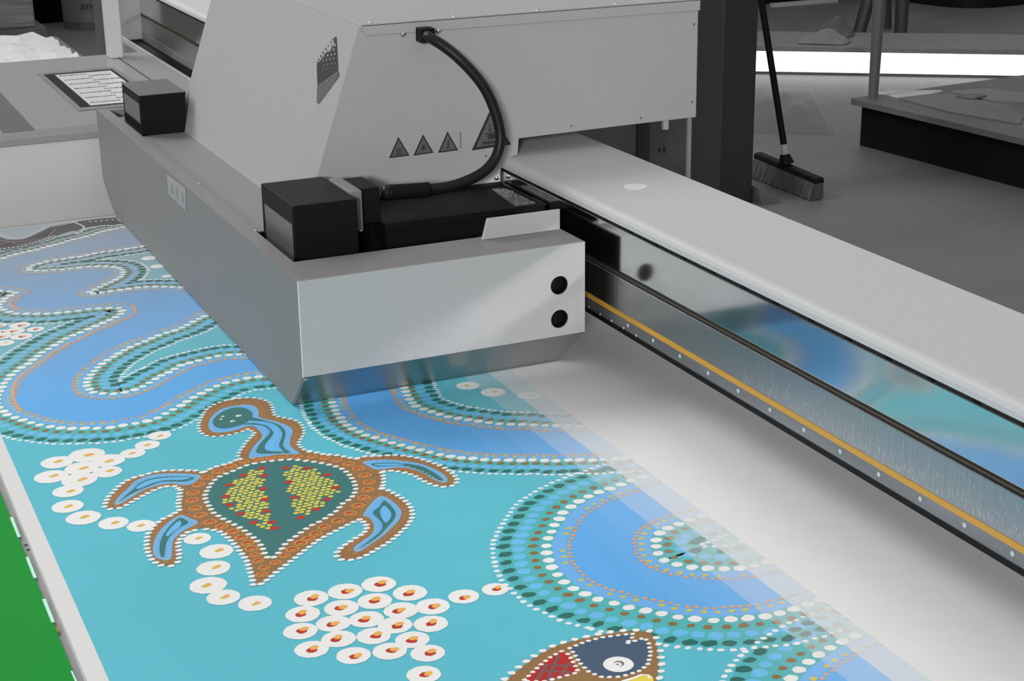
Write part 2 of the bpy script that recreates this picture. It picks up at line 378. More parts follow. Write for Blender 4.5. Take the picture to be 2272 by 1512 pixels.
fill([G(p) for p in W1] + [G((-60, 646)), G((-60, 585))] + [G(p) for p in reversed(W5)] + [G((430, 600)), G((560, 720)), G((660, 810))], BLUE, zb_)
fill([G(p) for p in W6] + [G((1480, 960)), G((1520, 1010))] + [G(p) for p in reversed(W7)], BLUE, zb_)
fill([G(p) for p in W8] + [G((1960, 1285)), G((1640, 1070))], BLUE, zb_)
fill([G(p) for p in W10] + [G((2080, 1550)), G((2080, 1440))], BLUE, zb_)
zi = zz()
fill([G(p) for p in W2] + [G((640, 830)), G((560, 740))], TEAL, zi)
fill([G(p) for p in W4] + [G((450, 640)), G((400, 570))], TEAL, zi)
fill([G(p) for p in W9] + [G((1800, 1230)), G((1720, 1130))], TEALG, zi)
LV[0] = 5
band(W1, 1, .88); band(W2, 1, .78); band(W4, 1, .72); band(W5, -1, .62, 'ywbd'); band(W6, 1, .74); band(W7, -1, .72); band(W8, -1, 1.0); band(W9, 1, .92); band(W10, -1, 1.0)
# solid orange line along the left bank
og = [(293, 676), (300, 688), (296, 698), (280, 706), (255, 716), (225, 728), (200, 740), (175, 756), (155, 762), (130, 776), (100, 795), (75, 812), (52, 830), (38, 842), (32, 855), (28, 870), (30, 885), (36, 900), (45, 912)]
P = sm([G(p) for p in og]); ribbon(P, -.0022, .0026, ORG, .00006 * 11)
og = [(40, 690), (26, 680), (22, 672), (30, 662), (42, 655)]
P = sm([G(p) for p in og]); ribbon(P, -.0028, .0028, ORG, .00006 * 11)
LV[0] = 12
# far animal, brown with cross lines
poly([(-30, 520), (0, 527), (11, 531), (28, 532.6), (52, 531), (74, 523), (92.6, 514), (115, 504), (141, 499), (163, 495.6), (185, 490), (254, 483.5), (262, 490), (267, 497), (231, 499.6), (204, 503), (187, 506.7), (176, 516), (163, 512), (135, 520), (111, 529), (80, 540), (46, 549), (0, 556), (-30, 560)], ink(98, 90, 84))
poly([(80, 526), (115, 510), (128, 506), (112, 520), (90, 528)], ink(104, 72, 66))
poly([(5, 542), (40, 538), (46, 544), (10, 548)], ink(104, 72, 66))
z = zz()
for L_ in ([(0, 534), (28, 537), (60, 535), (100, 528)], [(0, 543), (22, 538), (40, 543), (60, 540), (100, 531), (112, 520), (126, 508)], [(74, 520), (105, 506), (150, 499)]):
    ribbon(sm([G(p) for p in L_]), -.0012, .0012, ink(170, 160, 130), z)
for L_, st in (([(0, 523), (28, 529), (52, 528), (74, 519), (92.6, 510), (115, 500), (163, 492), (254, 480)], .009), ([(266, 500), (231, 502), (204, 506), (187, 510), (174, 519), (170, 516), (187, 505), (165, 494)], .009), ([(200, 492), (230, 490), (262, 487)], .012), ([(0, 553), (46, 547), (80, 538), (120, 524)], .01)):
    for p, d in resample(sm([G(q) for q in L_]), st): blob(p, .0034, .0034, WH, zz() if False else z + .00003, 8)
# egg shapes: white ovals with coloured hearts
def egg(cx, cy, w, kind, s=1.0):
    c = G((cx, cy)); r = (G((cx + w / 2, cy)) - c).length; z = zz() if False else .00006 * 14
    blob(c, r * 1.04, r * 1.0, WH, z, 34, .022, 0)
    o = Vector((random.uniform(-.1, .22), random.uniform(-.12, .12))) * r; a = random.uniform(-.5, .5)
    if kind == 'r':
        sd = random.choice((-1, 1))
        blob(c + o + Vector((-.10, -.08)) * r, r * .35, r * .30, RED, z + .00003, 12, .12, a)
        blob(c + o + Vector((.12, .10 * sd + .05)) * r, r * .30, r * .24, ORNG, z + .00006, 12, .1, a + .4)
    elif kind == 'o':
        blob(c + o + Vector((-.09, -.05)) * r, r * .22, r * .18, YEL, z + .00003, 12, .12, a)
        blob(c + o + Vector((.10, .04)) * r, r * .23, r * .20, ORNG, z + .00006, 12, .1, a)
    else:
        blob(c + o, r * .22, r * .2, YEL, z + .00003, 12, .12, a)
for e in ((192.5, 1011, 77), (127, 1027, 68), (240, 1023, 71), (181.5, 1040, 71), (114, 1059, 71), (238, 1048, 62), (176.6, 1066, 75), (151, 1091, 65), (294.6, 1007, 54), (327, 988.5, 53), (354, 967.7, 50), (150, 1125, 67), (185, 1150, 73), (252, 1162, 64), (313, 1168, 60), (438, 1196.6, 58), (480, 1225, 72), (474, 1261.7, 72), (462, 1300, 79), (495.6, 1326.7, 72), (565.6, 1340, 72)):
    egg(*e, 'o')
for x, y in ((1100, 488), (1385, 430), (1668, 370), (1930, 443), (2120, 557), (1635, 512), (1355, 570), (1030, 622), (1855, 590), (1565, 665), (1285, 700), (1010, 765), (1805, 715), (2105, 703), (1625, 805), (1330, 830), (1950, 837), (1105, 917), (1455, 970), (1760, 932), (2080, 950), (2045, 1130)):
    egg(400 + x / 3.787, 1200 + y / 3.787, 74, 'r')
for e in ((1029, 1325, 66), (1099, 1309, 58), (79, 731.6, 36), (44, 722.7, 45), (32, 735.6, 44), (47.6, 747.5, 46), (4, 747.5, 40), (0, 722.7, 30), (8, 737, 30)): egg(*e, 'r')
for e in ((1038, 857, 50), (1094, 871.4, 53), (1174, 879, 50), (330, 574, 32), (348, 592, 28), (370, 613.6, 22), (10, 762, 42)): egg(*e, 'y')
# ---- turtle
LV[0] = 17
FL = {
 'ul': ([(446, 1050), (420, 1047), (398, 1046), (355, 1048), (323, 1055.7), (289, 1065.6), (265.5, 1081.5), (252, 1095), (243.7, 1105), (235.7, 1127), (259.5, 1129), (279, 1121), (303, 1107), (329, 1093.4), (358.7, 1081.5), (390.5, 1079.5), (402, 1085.5), (428, 1077.5)],
  [(446, 1057.7), (418, 1052.7), (368.7, 1051.7), (329, 1056.7), (299, 1069.6), (283, 1085.5), (265.5, 1101), (253.6, 1117), (261.5, 1122), (289, 1107), (319, 1089.4), (349, 1079.5), (378.6, 1074.6), (420, 1077.5)],
  [(430, 1060.7), (378.6, 1058.7), (339, 1062.7), (311, 1072.6), (297, 1085.5), (263.5, 1115), (293, 1097), (325, 1083), (358.7, 1071), (398.4, 1070.5), (418, 1068.6)],
  [(422, 1060.9), (374.6, 1061), (336, 1066), (311, 1076), (302, 1085), (311, 1085.5), (338, 1074), (368.7, 1067), (405, 1066.3)]),
 'll': ([(404, 1134), (385, 1145), (368.7, 1151), (346.8, 1166.8), (333, 1184.7), (329, 1208.5), (333, 1230), (346.8, 1248), (370.6, 1257), (390.5, 1250), (394, 1226), (392, 1208.5), (398.4, 1194.6), (416, 1180.7), (446, 1172), (440, 1150)],
  [(400, 1144), (374.6, 1159), (355, 1178.7), (343, 1198.6), (339, 1218), (343, 1236), (364.7, 1245), (380.6, 1240), (382.5, 1218), (386.5, 1198.6), (408, 1178.7), (440, 1161), (418, 1150)],
  [(396.4, 1151), (374.6, 1170.8), (358.7, 1194.6), (353.8, 1218), (356.7, 1236), (364.7, 1236), (368.7, 1208.5), (378.6, 1190.6), (398.4, 1172.8), (418, 1162), (410, 1154)],
  [(398, 1157), (382.5, 1168.8), (368.7, 1186.7), (372.6, 1191.6), (384, 1182), (398.4, 1170.8), (402, 1162)]),
 'ur': ([(795, 1019), (839, 1014.5), (878.6, 1012.5), (914, 1016.5), (944, 1024.4), (978, 1037), (1001.6, 1053), (1011.5, 1069), (999.6, 1079), (978, 1080), (948, 1071), (924, 1057), (898.4, 1049), (868.7, 1045), (843, 1047), (820, 1050)],
  [(805, 1026), (839, 1021.4), (878.6, 1022.4), (928, 1029), (962, 1041), (985.7, 1055), (993.7, 1067), (983.7, 1073), (964, 1067), (938, 1051), (908, 1041), (878.6, 1039), (839, 1044), (819, 1037)],
  [(825, 1030), (878.6, 1028.5), (928, 1034.5), (958, 1047), (982.7, 1065), (973.8, 1068), (948, 1055), (926, 1044), (888.5, 1034), (839, 1037)],
  [(833, 1031.2), (878.6, 1030), (900, 1032), (843, 1034.8)]),
 'lr': ([(846, 1086), (878.6, 1101), (902, 1118.6), (912, 1140.5), (906, 1160), (890.5, 1178), (862.7, 1202), (829, 1222), (799, 1237.7), (765.5, 1243.6), (749.6, 1233.7), (759.5, 1218), (789, 1198), (811, 1184), (817, 1168), (803, 1154), (788, 1148), (835, 1096)],
  [(835, 1106.7), (854.8, 1103.8), (874.6, 1116.7), (890.5, 1134.5), (886.5, 1154), (870.6, 1172), (848.8, 1192), (819, 1212), (797, 1225.8), (785, 1223.8), (789, 1212), (823, 1188), (829, 1168), (819, 1150), (805, 1143.5)],
  [(852.8, 1111.7), (842.9, 1124.6), (827, 1139.5), (842.9, 1156), (848.8, 1170), (839, 1186), (795, 1220), (835, 1196), (858.7, 1172), (876.6, 1150), (874.6, 1132.5)],
  [(852.8, 1123.6), (842.9, 1138.5), (855.8, 1162), (868.7, 1142.5)])}
body = [(686, 1004.8), (717.5, 1010.7), (747, 1012.7), (777, 1018.7), (807, 1022), (828, 1032), (843, 1048), (848, 1065), (846, 1081), (836, 1100), (818, 1130), (800, 1150), (786, 1157), (757.5, 1171), (728, 1186), (700, 1202), (668, 1226), (650, 1240), (611, 1270), (589, 1288), (577, 1296), (567, 1301), (563, 1284), (555, 1258), (549, 1242), (537, 1226), (525, 1210.5), (509.5, 1194.6), (488, 1179), (456, 1174), (430, 1166), (406, 1145), (400, 1123), (402, 1105), (405, 1085.5), (424, 1066), (453.6, 1050), (479, 1038.5), (511, 1029.6), (551, 1014), (610, 1005)]
neck = [(535, 1019), (542, 993), (553, 979), (564.7, 967), (566.7, 961), (551, 953), (539, 957), (511, 965), (479, 969), (459.5, 967), (445.6, 957), (444, 943), (453, 921), (470, 903), (505, 890), (549, 884.7), (578.6, 887.7), (598.4, 897.6), (604.4, 915.5), (612, 925.4), (654, 935), (668, 947), (672, 961), (662, 979), (660, 989), (672, 1000), (692, 1008), (620, 1025)]
zt0 = zz()
PB = poly(body, TBR, zt0); PN = poly(neck, TBR, zt0)
PF = {k: poly(v[0], TBR, zt0) for k, v in FL.items()}
z1_ = zz(); z2_ = zz(); z3_ = zz(); z4_ = zz(); z5_ = zz()
BL2 = ink(104, 178, 240); LB2 = ink(104, 186, 250)
def inside(p, P):
    r = False; j = len(P) - 1
    for i in range(len(P)):
        if (P[i].y > p.y) != (P[j].y > p.y) and p.x < (P[j].x - P[i].x) * (p.y - P[i].y) / (P[j].y - P[i].y) + P[i].x: r = not r
        j = i
    return r
def area_sign(P): return 1 if sum(a.x * b.y - b.x * a.y for a, b in zip(P, P[1:] + P[:1])) > 0 else -1
def ringlet(p, r, z):
    blob(p, r * 1.12, r * .95, ink(208, 144, 76), z, 10, .08); blob(p, r * .66, r * .5, ink(130, 78, 48), z + .00003, 7, .1)
for k, v in FL.items():
    PBl = poly(v[1], BL2, z1_); poly(v[2], SHELL, z2_, True); poly(v[3], LB2, z3_)
    s = area_sign(PBl)
    for p, d in resample(PBl + PBl[:1], .0088):
        n = Vector((d.y, -d.x)) * s
        blob(p - n * .0036, .0022, .0016, ink(190, 184, 140), z2_ + .00003, 7)
        q = p + n * .0050
        if inside(q, PF[k]) and not inside(q + n * .0, PBl): ringlet(q, .0026, z4_)
PNB = poly([(553, 1018.7), (557, 1001), (568.7, 985), (581.5, 969), (568.7, 951), (551, 947), (511, 959), (479, 961), (465.5, 955), (462.5, 939), (473.4, 921.4), (495, 907.5), (535, 899.6), (562.7, 901.6), (574.6, 913.5), (575.6, 927), (608, 935), (636, 945), (650, 957), (644, 977), (646, 993), (664, 1008), (618, 1010), (578.6, 1016)], BL2, z1_)
poly([(472, 935), (487, 919), (511, 907.5), (539, 905.6), (558.7, 915.5), (558.7, 929), (539, 943), (503, 952), (479, 949)], SHELL, z2_)
poly([(539, 943), (578.6, 945), (598.4, 957), (592.5, 969), (574.6, 989), (570, 1006.7), (610, 1008), (645, 1006.5), (632, 1004), (594.4, 1001.8), (587.5, 994.8), (590.5, 985), (606.3, 965), (602.4, 955), (588.5, 945), (560, 940)], SHELL, z2_)
poly([(550, 934), (588.5, 937), (612, 945), (626, 961), (624, 975), (619, 991), (632, 1004.8), (645, 1006), (628, 991), (634, 965), (628, 951), (614, 942), (586.5, 934), (560, 928)], SHELL, z3_)
poly([(600, 945), (612, 950), (620, 962), (617, 976), (608, 990), (612, 1001), (600, 1001), (592, 994), (597, 982), (610, 965), (606, 953)], LB2, z2_ + .00003)
for x, y, w in ((529, 924, 7), (516, 936, 6), (494, 925.5, 4), (490, 931.5, 4)): c = G((x, y)); r = (G((x + w, y)) - c).length; blob(c, r, r * .8, WH, z3_ + .00003, 12)
for x, y in ((530, 924.5), (517, 936.5)): c = G((x, y)); blob(c, .0016, .0014, SLATE, z3_ + .00006, 8)
s = area_sign(PNB)
for p, d in resample(PNB + PNB[:1], .0105):
    n = Vector((d.y, -d.x)) * s; blob(p - n * .0042, .0022, .0016, ink(190, 184, 140), z2_ + .00003, 7)
    if G((600, 1002)).y < p.y: ringlet(p + n * .0065, .0031, z4_)
# shell
shell = [(565, 1029.6), (584.5, 1026.6), (608, 1023.6), (631, 1021.6), (647, 1020.6), (666, 1022.6), (684, 1024.6), (701.6, 1027), (716.5, 1029.6), (730, 1032.5), (743, 1036), (759, 1042), (772, 1052), (783, 1066), (787, 1074), (789, 1083), (789, 1090), (785, 1098), (780, 1105), (770, 1113.5), (759, 1120), (747, 1134.7), (735, 1143), (721, 1152), (705, 1161), (690, 1168), (668, 1183), (650, 1196), (633.7, 1208), (625.8, 1218.5), (612.6, 1234), (599, 1241.7), (588, 1231.7), (583.5, 1219.8), (576, 1207), (562, 1194.6), (545, 1180.7), (535, 1173.8), (524, 1167.8), (511.5, 1161), (495.6, 1153), (482.7, 1145), (471, 1137), (467, 1128), (461, 1121), (458, 1112.7), (455, 1105), (456, 1097), (460, 1089), (466, 1079), (473, 1069.6), (480, 1064), (492.7, 1056), (511.5, 1048.8), (527.4, 1042), (544, 1035)]
PS = poly(shell, SHELL, z1_)
for p, d in resample(PS + PS[:1], .0135): blob(p, .0050, .0038, WH, z4_, 10)
for x, y in ((542, 1025.6), (512, 1035.5), (484, 1048), (458.5, 1061), (440.7, 1077), (428, 1095), (426, 1112), (433, 1129), (445.6, 1144.6), (466, 1160), (491.7, 1170), (516.5, 1181), (535, 1194), (550, 1206.5), (558, 1219), (566, 1233), (573, 1246), (586, 1261.5), (581, 1276), (611, 1250), (632, 1234.5), (649, 1220.5), (667, 1206.5), (684, 1196.5), (701, 1186), (720, 1171), (749.6, 1157), (777, 1140.5), (794, 1123.6), (807, 1106), (816, 1088), (818.7, 1071), (810, 1056), (795, 1040.7), (774, 1031), (748, 1023), (721, 1017.5), (693.6, 1014.7), (661, 1014.7), (629, 1014.7), (601, 1017.7), (572.6, 1020)):
    c = G((x, y)); r = .0100 if y > 1030 else .0085
    if y > 1225: r = .0082
    blob(c, r, r * .88, ORR, z2_, 16, .04); blob(c, r * .82, r * .70, ink(190, 120, 60), z2_ + .00002, 14, .04); blob(c, r * .58, r * .5, DKR, z2_ + .00004, 12, .06)
    blob(c, r * .46, r * .38, ORNG, z2_ + .00006, 10, .06); blob(c + Vector((0, .0014)), r * .40, r * .24, RED, z2_ + .00008, 10, .1)
# yellow dot leaves
def leaf(px, reds):
    P = [G(p) for p in px]; X0 = min(p.x for p in P); X1 = max(p.x for p in P); Y0_ = min(p.y for p in P); Y1_ = max(p.y for p in P)
    R_ = [G(p) for p in reds]; y = Y0_; j = 0
    while y < Y1_:
        x = X0 + (.0046 if j % 2 else 0)
        while x < X1:
            q = Vector((x + random.uniform(-.001, .001), y + random.uniform(-.001, .001)))
            if inside(q, P) and all((q - r).length > .0085 for r in R_): blob(q, .0040, .0035, YD, z4_, 12, .1)
            x += .0092
        y += .0086; j += 1
    for r in R_: blob(r, .0072, .0056, RED, z5_, 12, .08)
c4 = lambda L: [(400 + x / 5.04, 850 + y / 5.04) for x, y in L]
leaf(c4([(930, 940), (900, 930), (700, 1030), (560, 1120), (480, 1250), (480, 1330), (530, 1400), (650, 1490)]) + [(537, 1147), (567, 1163), (593, 1178), (612, 1176), (605, 1159), (595, 1135), (591, 1109), (588, 1083.5), (586, 1058)],
     c4([(915, 960), (705, 1042), (930, 1045), (548, 1148), (930, 1190), (510, 1275), (950, 1308), (555, 1370), (960, 1440), (675, 1470)]) + [(563, 1161), (603.8, 1160.5), (609.7, 1173.8)])
leaf(c4([(1130, 945), (1200, 930), (1330, 925), (1460, 950), (1660, 1035), (1760, 1140), (1770, 1220), (1700, 1310), (1600, 1370), (1500, 1440), (1430, 1500)]) + [(676, 1153), (664, 1157), (656, 1150), (652, 1130), (642, 1100), (634, 1078), (630, 1056)],
     c4([(1180, 955), (1415, 960), (1640, 1035), (1740, 1180), (1640, 1310), (1520, 1418), (1215, 1115), (1275, 1288)]) + [(667, 1150)])
# white dots around the turtle outline
def rim(P, others, r=.0052):
    s = area_sign(P); z = z5_
    for p, d in resample(P + P[:1], .0118):
        q = p + Vector((d.y, -d.x)) * s * .0022
        if not any(inside(q, O) for O in others): blob(q, r, r * .74, WH, z, 10, .1)
allp = [PB, PN] + list(PF.values())
for P in allp: rim(P, [O for O in allp if O is not P], .0043 if P is PN else .0052)
# ---- fish at the lower edge
LV[0] = 17
PFi = poly([(1105, 1540), (1123, 1512), (1143, 1494), (1178.6, 1466), (1218, 1442), (1258, 1428), (1297.6, 1418), (1337, 1410), (1377, 1404), (1416.7, 1402.5), (1439.5, 1404.5), (1447.6, 1412), (1457.5, 1434), (1461.5, 1466), (1461.5, 1490), (1457, 1512), (1450, 1560), (1300, 1600), (1110, 1600)], FBR, .00006 * 18)
PH = poly([(1264, 1440), (1297.6, 1426), (1337, 1416), (1402.8, 1407.4), (1406.7, 1412.4), (1389, 1430), (1430.5, 1417), (1439.5, 1430), (1444, 1450), (1436.5, 1478), (1416.7, 1491.8), (1377, 1503.7), (1337, 1504.7), (1307.5, 1493.7), (1285.7, 1472), (1273.8, 1452)], SLATE, .00006 * 19, False)
PR = poly([(1246, 1447), (1262, 1454), (1276, 1478), (1283.7, 1493.7), (1246, 1503.7), (1208, 1514), (1160, 1514), (1198.4, 1478), (1224, 1458)], FRED, .00006 * 19, False)
for L_ in ([(1240, 1455), (1228, 1480), (1215, 1512)], [(1262, 1472), (1246, 1500)], [(1215, 1475), (1190, 1510)], [(1222, 1478), (1272, 1480)], [(1200, 1490), (1270, 1494)]):
    ribbon(sm([G(p) for p in L_]), -.0022, .0022, ink(120, 90, 92), .00006 * 20)
for P in (PH, PR):
    for p, d in resample(P + P[:1], .0098): blob(p, .0034, .0028, WH, .00006 * 21, 8, .12)
s = area_sign(PFi)
for p, d in resample(PFi + PFi[:1], .0155): blob(p + Vector((d.y, -d.x)) * s * .003, .0050, .0040, WH, .00006 * 21, 10, .14)
c = G((1372, 1476)); blob(c, .0182, .0178, WH, .00006 * 21, 28, .01, 0); blob(c + Vector((.001, .001)), .0066, .0064, ink(110, 110, 115), .00006 * 22, 16, .04); blob(c + Vector((-.001, .0002)), .0052, .0050, WH, .00006 * 23, 14, .04); blob(c + Vector((-.001, 0)), .0022, .0016, ink(110, 110, 115), .00006 * 24, 8)
poly([(1390, 1515), (1400, 1506), (1440, 1500), (1450, 1512), (1440, 1530), (1390, 1530)], YD, .00006 * 20)
ribbon(sm([G(p) for p in ((1380, 1514), (1410, 1505), (1432, 1497), (1444, 1508))]), -.002, .002, WH, .00006 * 22)
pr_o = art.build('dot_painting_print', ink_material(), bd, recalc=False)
# print coordinates start at the bed origin
delta = pr_o.matrix_basis.translation + bd.location
off_ = W((0, 0, 0)) - delta
for v in pr_o.data.vertices: v.co -= off_
pr_o.location += off_
#ART-END

# ================================================================ GANTRY BEAM
gb = thing('gantry_beam', 'long light grey printer beam with polished steel face and orange strip', 'printer beam', (1.4, 3.4, 0.0885))
Y0, Y1 = 0.5, 6.2
X = 1.2745
MB().box(1.30, 1.49, Y0, Y1, 0.0885, 0.285).build('beam_body', MID, gb)
prof = [(X, 0.2762), (X, 0.284), (X + .0025, 0.2895), (X + .0075, 0.2935), (X + .014, 0.295), (1.508, 0.295), (1.517, 0.291), (1.517, 0.26), (1.512, 0.26), (1.512, 0.288), (1.284, 0.288), (1.280, 0.2762)]
MB().prism(prof, 1, Y0, Y1).build('cover', COVER, gb)
MB().box(X + .004, 1.30, Y0, Y1, 0.2685, 0.29).build('shadow_gap', BLACKM, gb)
mb = MB()
for i in range(60):
    mb.box(X + .003, X + .006, 0.75 + i * 0.0875, 0.762 + i * 0.0875, 0.2705, 0.2755)
mb.build('slot', VOID, gb)
MB().box(X, 1.30, Y0, Y1, 0.1952, 0.2703, 0.0012).build('polished_face', MIRROR, gb)
mb = MB().box(X + .004, 1.30, Y0, Y1, 0.184, 0.1955)
mb.cyl((X + .003, Y0, .1925), (X + .003, Y1, .1925), .0022, seg=10).cyl((X + .003, Y0, .1868), (X + .003, Y1, .1868), .0022, seg=10)
rb_ = mb.build('belt', RUBBER, gb)
MB().box(X + .0015, X + .004, Y0, Y1, .1893, .1900).build('belt_thread', mat('brass_thread', (0.4, 0.28, 0.1), 0.4, metal=0.8), gb)
MB().box(X, 1.30, Y0, Y1, 0.1249, 0.184, 0.0012).build('ground_face', BRUSH, gb)
mb = MB()
for i in range(900):
    y = 0.62 + random.random() * 1.35; z = 0.126 + abs(random.gauss(0, 0.018)) 
    if z > 0.178: continue
    L = 0.002 + random.random() * 0.006; sl = 0.25
    w = 0.0001 + random.random() * 0.00013
    mb._add([(X - .0002, y, z), (X - .0002, y + w * 2, z), (X - .0002, y + w * 2 + L * sl, z + L), (X - .0002, y + L * sl, z + L)], [(0, 1, 2, 3)])
mb.build('bright_scratches', mat('bare_scratch', (0.9, 0.9, 0.9), 0.35, metal=0.3), gb)['kind'] = 'stuff'
MB().box(X - .0008, 1.30, Y0, 3.9, 0.1165, 0.1249).build('encoder_strip', GOLD, gb)
MB().box(X - .0008, 1.30, 3.9, Y1, 0.1165, 0.1249).build('far_strip', STEEL, gb)
MB().cyl((1.391, 2.519, .2951), (1.391, 2.519, .2958), .021, seg=32).build('pale_disc', PAPER, gb)  # thin pale disc on top of the cover
MB().box(X, 1.30, Y0, Y1, 0.0969, 0.1165).build('lower_rail', STEEL, gb)
MB().box(X - .001, 1.31, Y0, Y1, 0.0885, 0.0969).build('bottom_seal', BLACKM, gb)
RIV = mat('rivet_metal', (0.62, 0.68, 0.68), 0.4, metal=0.3)
for i in range(16):
    y = 1.3676 + (i - 4) * 0.0873
    MB().dome((X - .0002, y, 0.1082), .0035, 0, -1, .0012, 12).build('rivet', RIV, gb)
for x, y in ((1305, 681), (1331, 697), (1357, 712), (1384, 728), (1412, 745)):
    p = at(x, y, 0, X - .001); MB().dome((X - .001, p.y, p.z), .003, 0, -1, .002, 10).build('seal_screw', CHROME, gb)
# far end bracket
MB().box(1.20, 1.29, 6.0, 6.24, 0.10, 0.30, .006).build('end_bracket', GREYP, gb)
MB().box(1.20, 1.62, 6.2, 6.5, -0.3, 0.30, .006).build('end_support', DARK2, gb)

# ================================================================ PRINT CARRIAGE
cg = thing('print_carriage', 'grey metal print head carriage with sloped housing, black lamp boxes and hose', 'printer', (1.0, 3.2, 0.0))
prof = [(2.4215, .2375), (2.4215, .0745), (2.4915, .0035), (3.905, .0035), (3.955, .028), (3.99, .048), (4.015, .0685), (4.02, .10), (4.02, .2375)]
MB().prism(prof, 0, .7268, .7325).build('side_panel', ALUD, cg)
# front panel with two round holes
mb = MB(); x0, x1, z0, z1 = .7268, 1.2396, .0745, .2375; y0, y1 = 2.42, 2.426
holes = [(1.1903, .1660, .1358, .1960), (1.1907, .1053, .0755, .1358)]
hx0, hx1 = 1.1650, 1.2160
RINGS = []
for a, b, c, d in ((x0, hx0, z0, z1), (hx1, x1, z0, z1), (hx0, hx1, .1960, z1), (hx0, hx1, z0, .0755)):
    mb._add([(a, y0, c), (b, y0, c), (b, y0, d), (a, y0, d)], [(0, 1, 2, 3)])
    mb._add([(a, y1, c), (b, y1, c), (b, y1, d), (a, y1, d)], [(3, 2, 1, 0)])
for cx, cz, a, b in holes:
    n = 40; R = .0165; ring = []; sq = []
    for i in range(n):
        t = 2 * math.pi * i / n; dx, dz = math.cos(t), math.sin(t)
        ring.append((cx + R * dx, cz + R * dz))
        k = min([((hx1 - cx) / dx if dx > 1e-9 else (hx0 - cx) / dx if dx < -1e-9 else 9), ((b - cz) / dz if dz > 1e-9 else (a - cz) / dz if dz < -1e-9 else 9)])
        sq.append((cx + k * dx, cz + k * dz))
    for y, fl_ in ((y0, 0), (y1, 1)):
        vs = [(p[0], y, p[1]) for p in ring] + [(p[0], y, p[1]) for p in sq]
        mb._add(vs, [(i, i + n, (i + 1) % n + n, (i + 1) % n) for i in range(n)])
        for (qx, qz) in ((hx0, a), (hx1, a), (hx0, b), (hx1, b)):
            best = sorted(range(n), key=lambda i: (sq[i][0] - qx) ** 2 + (sq[i][1] - qz) ** 2)[:2]
            mb._add([(sq[best[0]][0], y, sq[best[0]][1]), (qx, y, qz), (sq[best[1]][0], y, sq[best[1]][1])], [(0, 1, 2)])
    RINGS.append(ring)
    mb._add([(p[0], y0, p[1]) for p in ring] + [(p[0], y0 + .0025, p[1]) for p in ring], [(i, (i + 1) % n, (i + 1) % n + n, i + n) for i in range(n)], True)
fp = mb.build('front_panel', ALU, cg, recalc=False)
mb = MB()
for cx, cz, a, b in holes:
    mb.box(hx0, hx1, y0 + .0205, y0 + .024, a, b)
for ring in RINGS:
    n = len(ring); mb._add([(p[0], y0 + .0025, p[1]) for p in ring] + [(p[0], y0 + .0205, p[1]) for p in ring], [(i, (i + 1) % n, (i + 1) % n + n, i + n) for i in range(n)], True)
mb.build('hole_shade', BLACKM, cg)  # black backing and tubes paint the shade inside the holes
# sloping glossy lip under the front panel
mb = MB(); T = .004
mb.hexa([(.7327, 2.49, .0035), (1.219, 2.49, .0035), (1.219, 2.49 + T, .0035 + T), (.7327, 2.49 + T, .0035 + T),
         (.7327, 2.4205, .0745), (1.2396, 2.4205, .0745), (1.2396, 2.4205 + T, .0745 + T), (.7327, 2.4205 + T, .0745 + T)])
mb.build('front_lip', LIP, cg)
MB().box(.7262, .7276, 2.4194, 2.4208, .0745, .2375).build('bright_edge', mat('pale_edge_strip', (0.8, 0.8, 0.8), 0.4), cg)  # thin pale strip down the front corner
mb = MB().cyl((.7275, 2.4195, .0705), (.7335, 2.4195, .0705), .002, seg=12)
mb.build('lip_screw', CHROME, cg)
MB().box(1.2356, 1.2396, 2.426, 3.98, .0745, .2365).build('inner_side_panel', BLACKM, cg)
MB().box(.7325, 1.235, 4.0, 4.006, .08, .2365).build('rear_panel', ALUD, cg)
MB().box(.7355, 1.232, 2.50, 3.97, .006, .11).build('carriage_core', VOID, cg)
# flanges on top
mb = MB(); z0, z1 = .2337, .2377
mb.box(.7270, .7538, 2.5345, 4.02, z0, z1)
mb.box(.7270, 1.2396, 2.4205, 2.5300, z0, z1 - .0004)
mb.box(.7270, .7538, 2.4550, 2.5345, z0, z1)
mb.box(.7528, .7548, 2.5335, 3.99, .12, z1 - .0003)
mb.build('top_rim', RIM, cg)
MB().box(.7548, 1.2396, 2.5280, 2.5302, .11, z1 - .002).build('inner_rim_wall', VOID, cg)
MB().prism([(1.0871, .2375), (1.0972, .274), (1.2366, .274), (1.2366, .2375)], 1, 2.5102, 2.5150, 0.0008).build('raised_tab', ALU, cg)
MB().box(1.0873, 1.2366, 2.515, 2.5302, .2372, .2376).build('tab_foot', RIM, cg)
MB().box(.762, .885, 2.803, 3.985, .2165, .2205, .001).build('side_plate', mat('side_plate_grey', (0.24, 0.24, 0.24), 0.5), cg)
mb = MB()
p = at(407, 384, 2, .222); mb.box(.757, .7605, p.y - .07, p.y, .2195, .2212)
mb.build('plate_slot', VOID, cg)
for x, y in ((441, 407), (567.5, 511)):
    p = at(x, y, 2, .2225); MB().dome((p.x, p.y, .2205), .0032, 2, 1, .003, 12).build('plate_screw', CHROME, cg)
# faint sticker on the side panel
q = [at(x, y, 0, .7264) for x, y in ((370, 386), (412, 417), (413, 468), (374, 431))]
st = MB(); st._add([(.7262, p.y, p.z) for p in q], [(0, 1, 2, 3)])
st = st.build('sticker', mat('faint_silver_sticker', (0.46, 0.46, 0.46), 0.4, metal=0.4), cg)
mb = MB()
for i in range(3):
    a = .12 + i * .3
    def Q(u, v): return (.7259, *(((q[0].lerp(q[1], u)).lerp(q[3].lerp(q[2], u), v))[1:]))
    mb._add([Q(a, .8), Q(a + .2, .8), Q(a + .1, .25)], [(0, 1, 2)])
mb.build('sticker_print', mat('faint_sticker_print', (0.36, 0.36, 0.36), 0.4, metal=0.4), st)

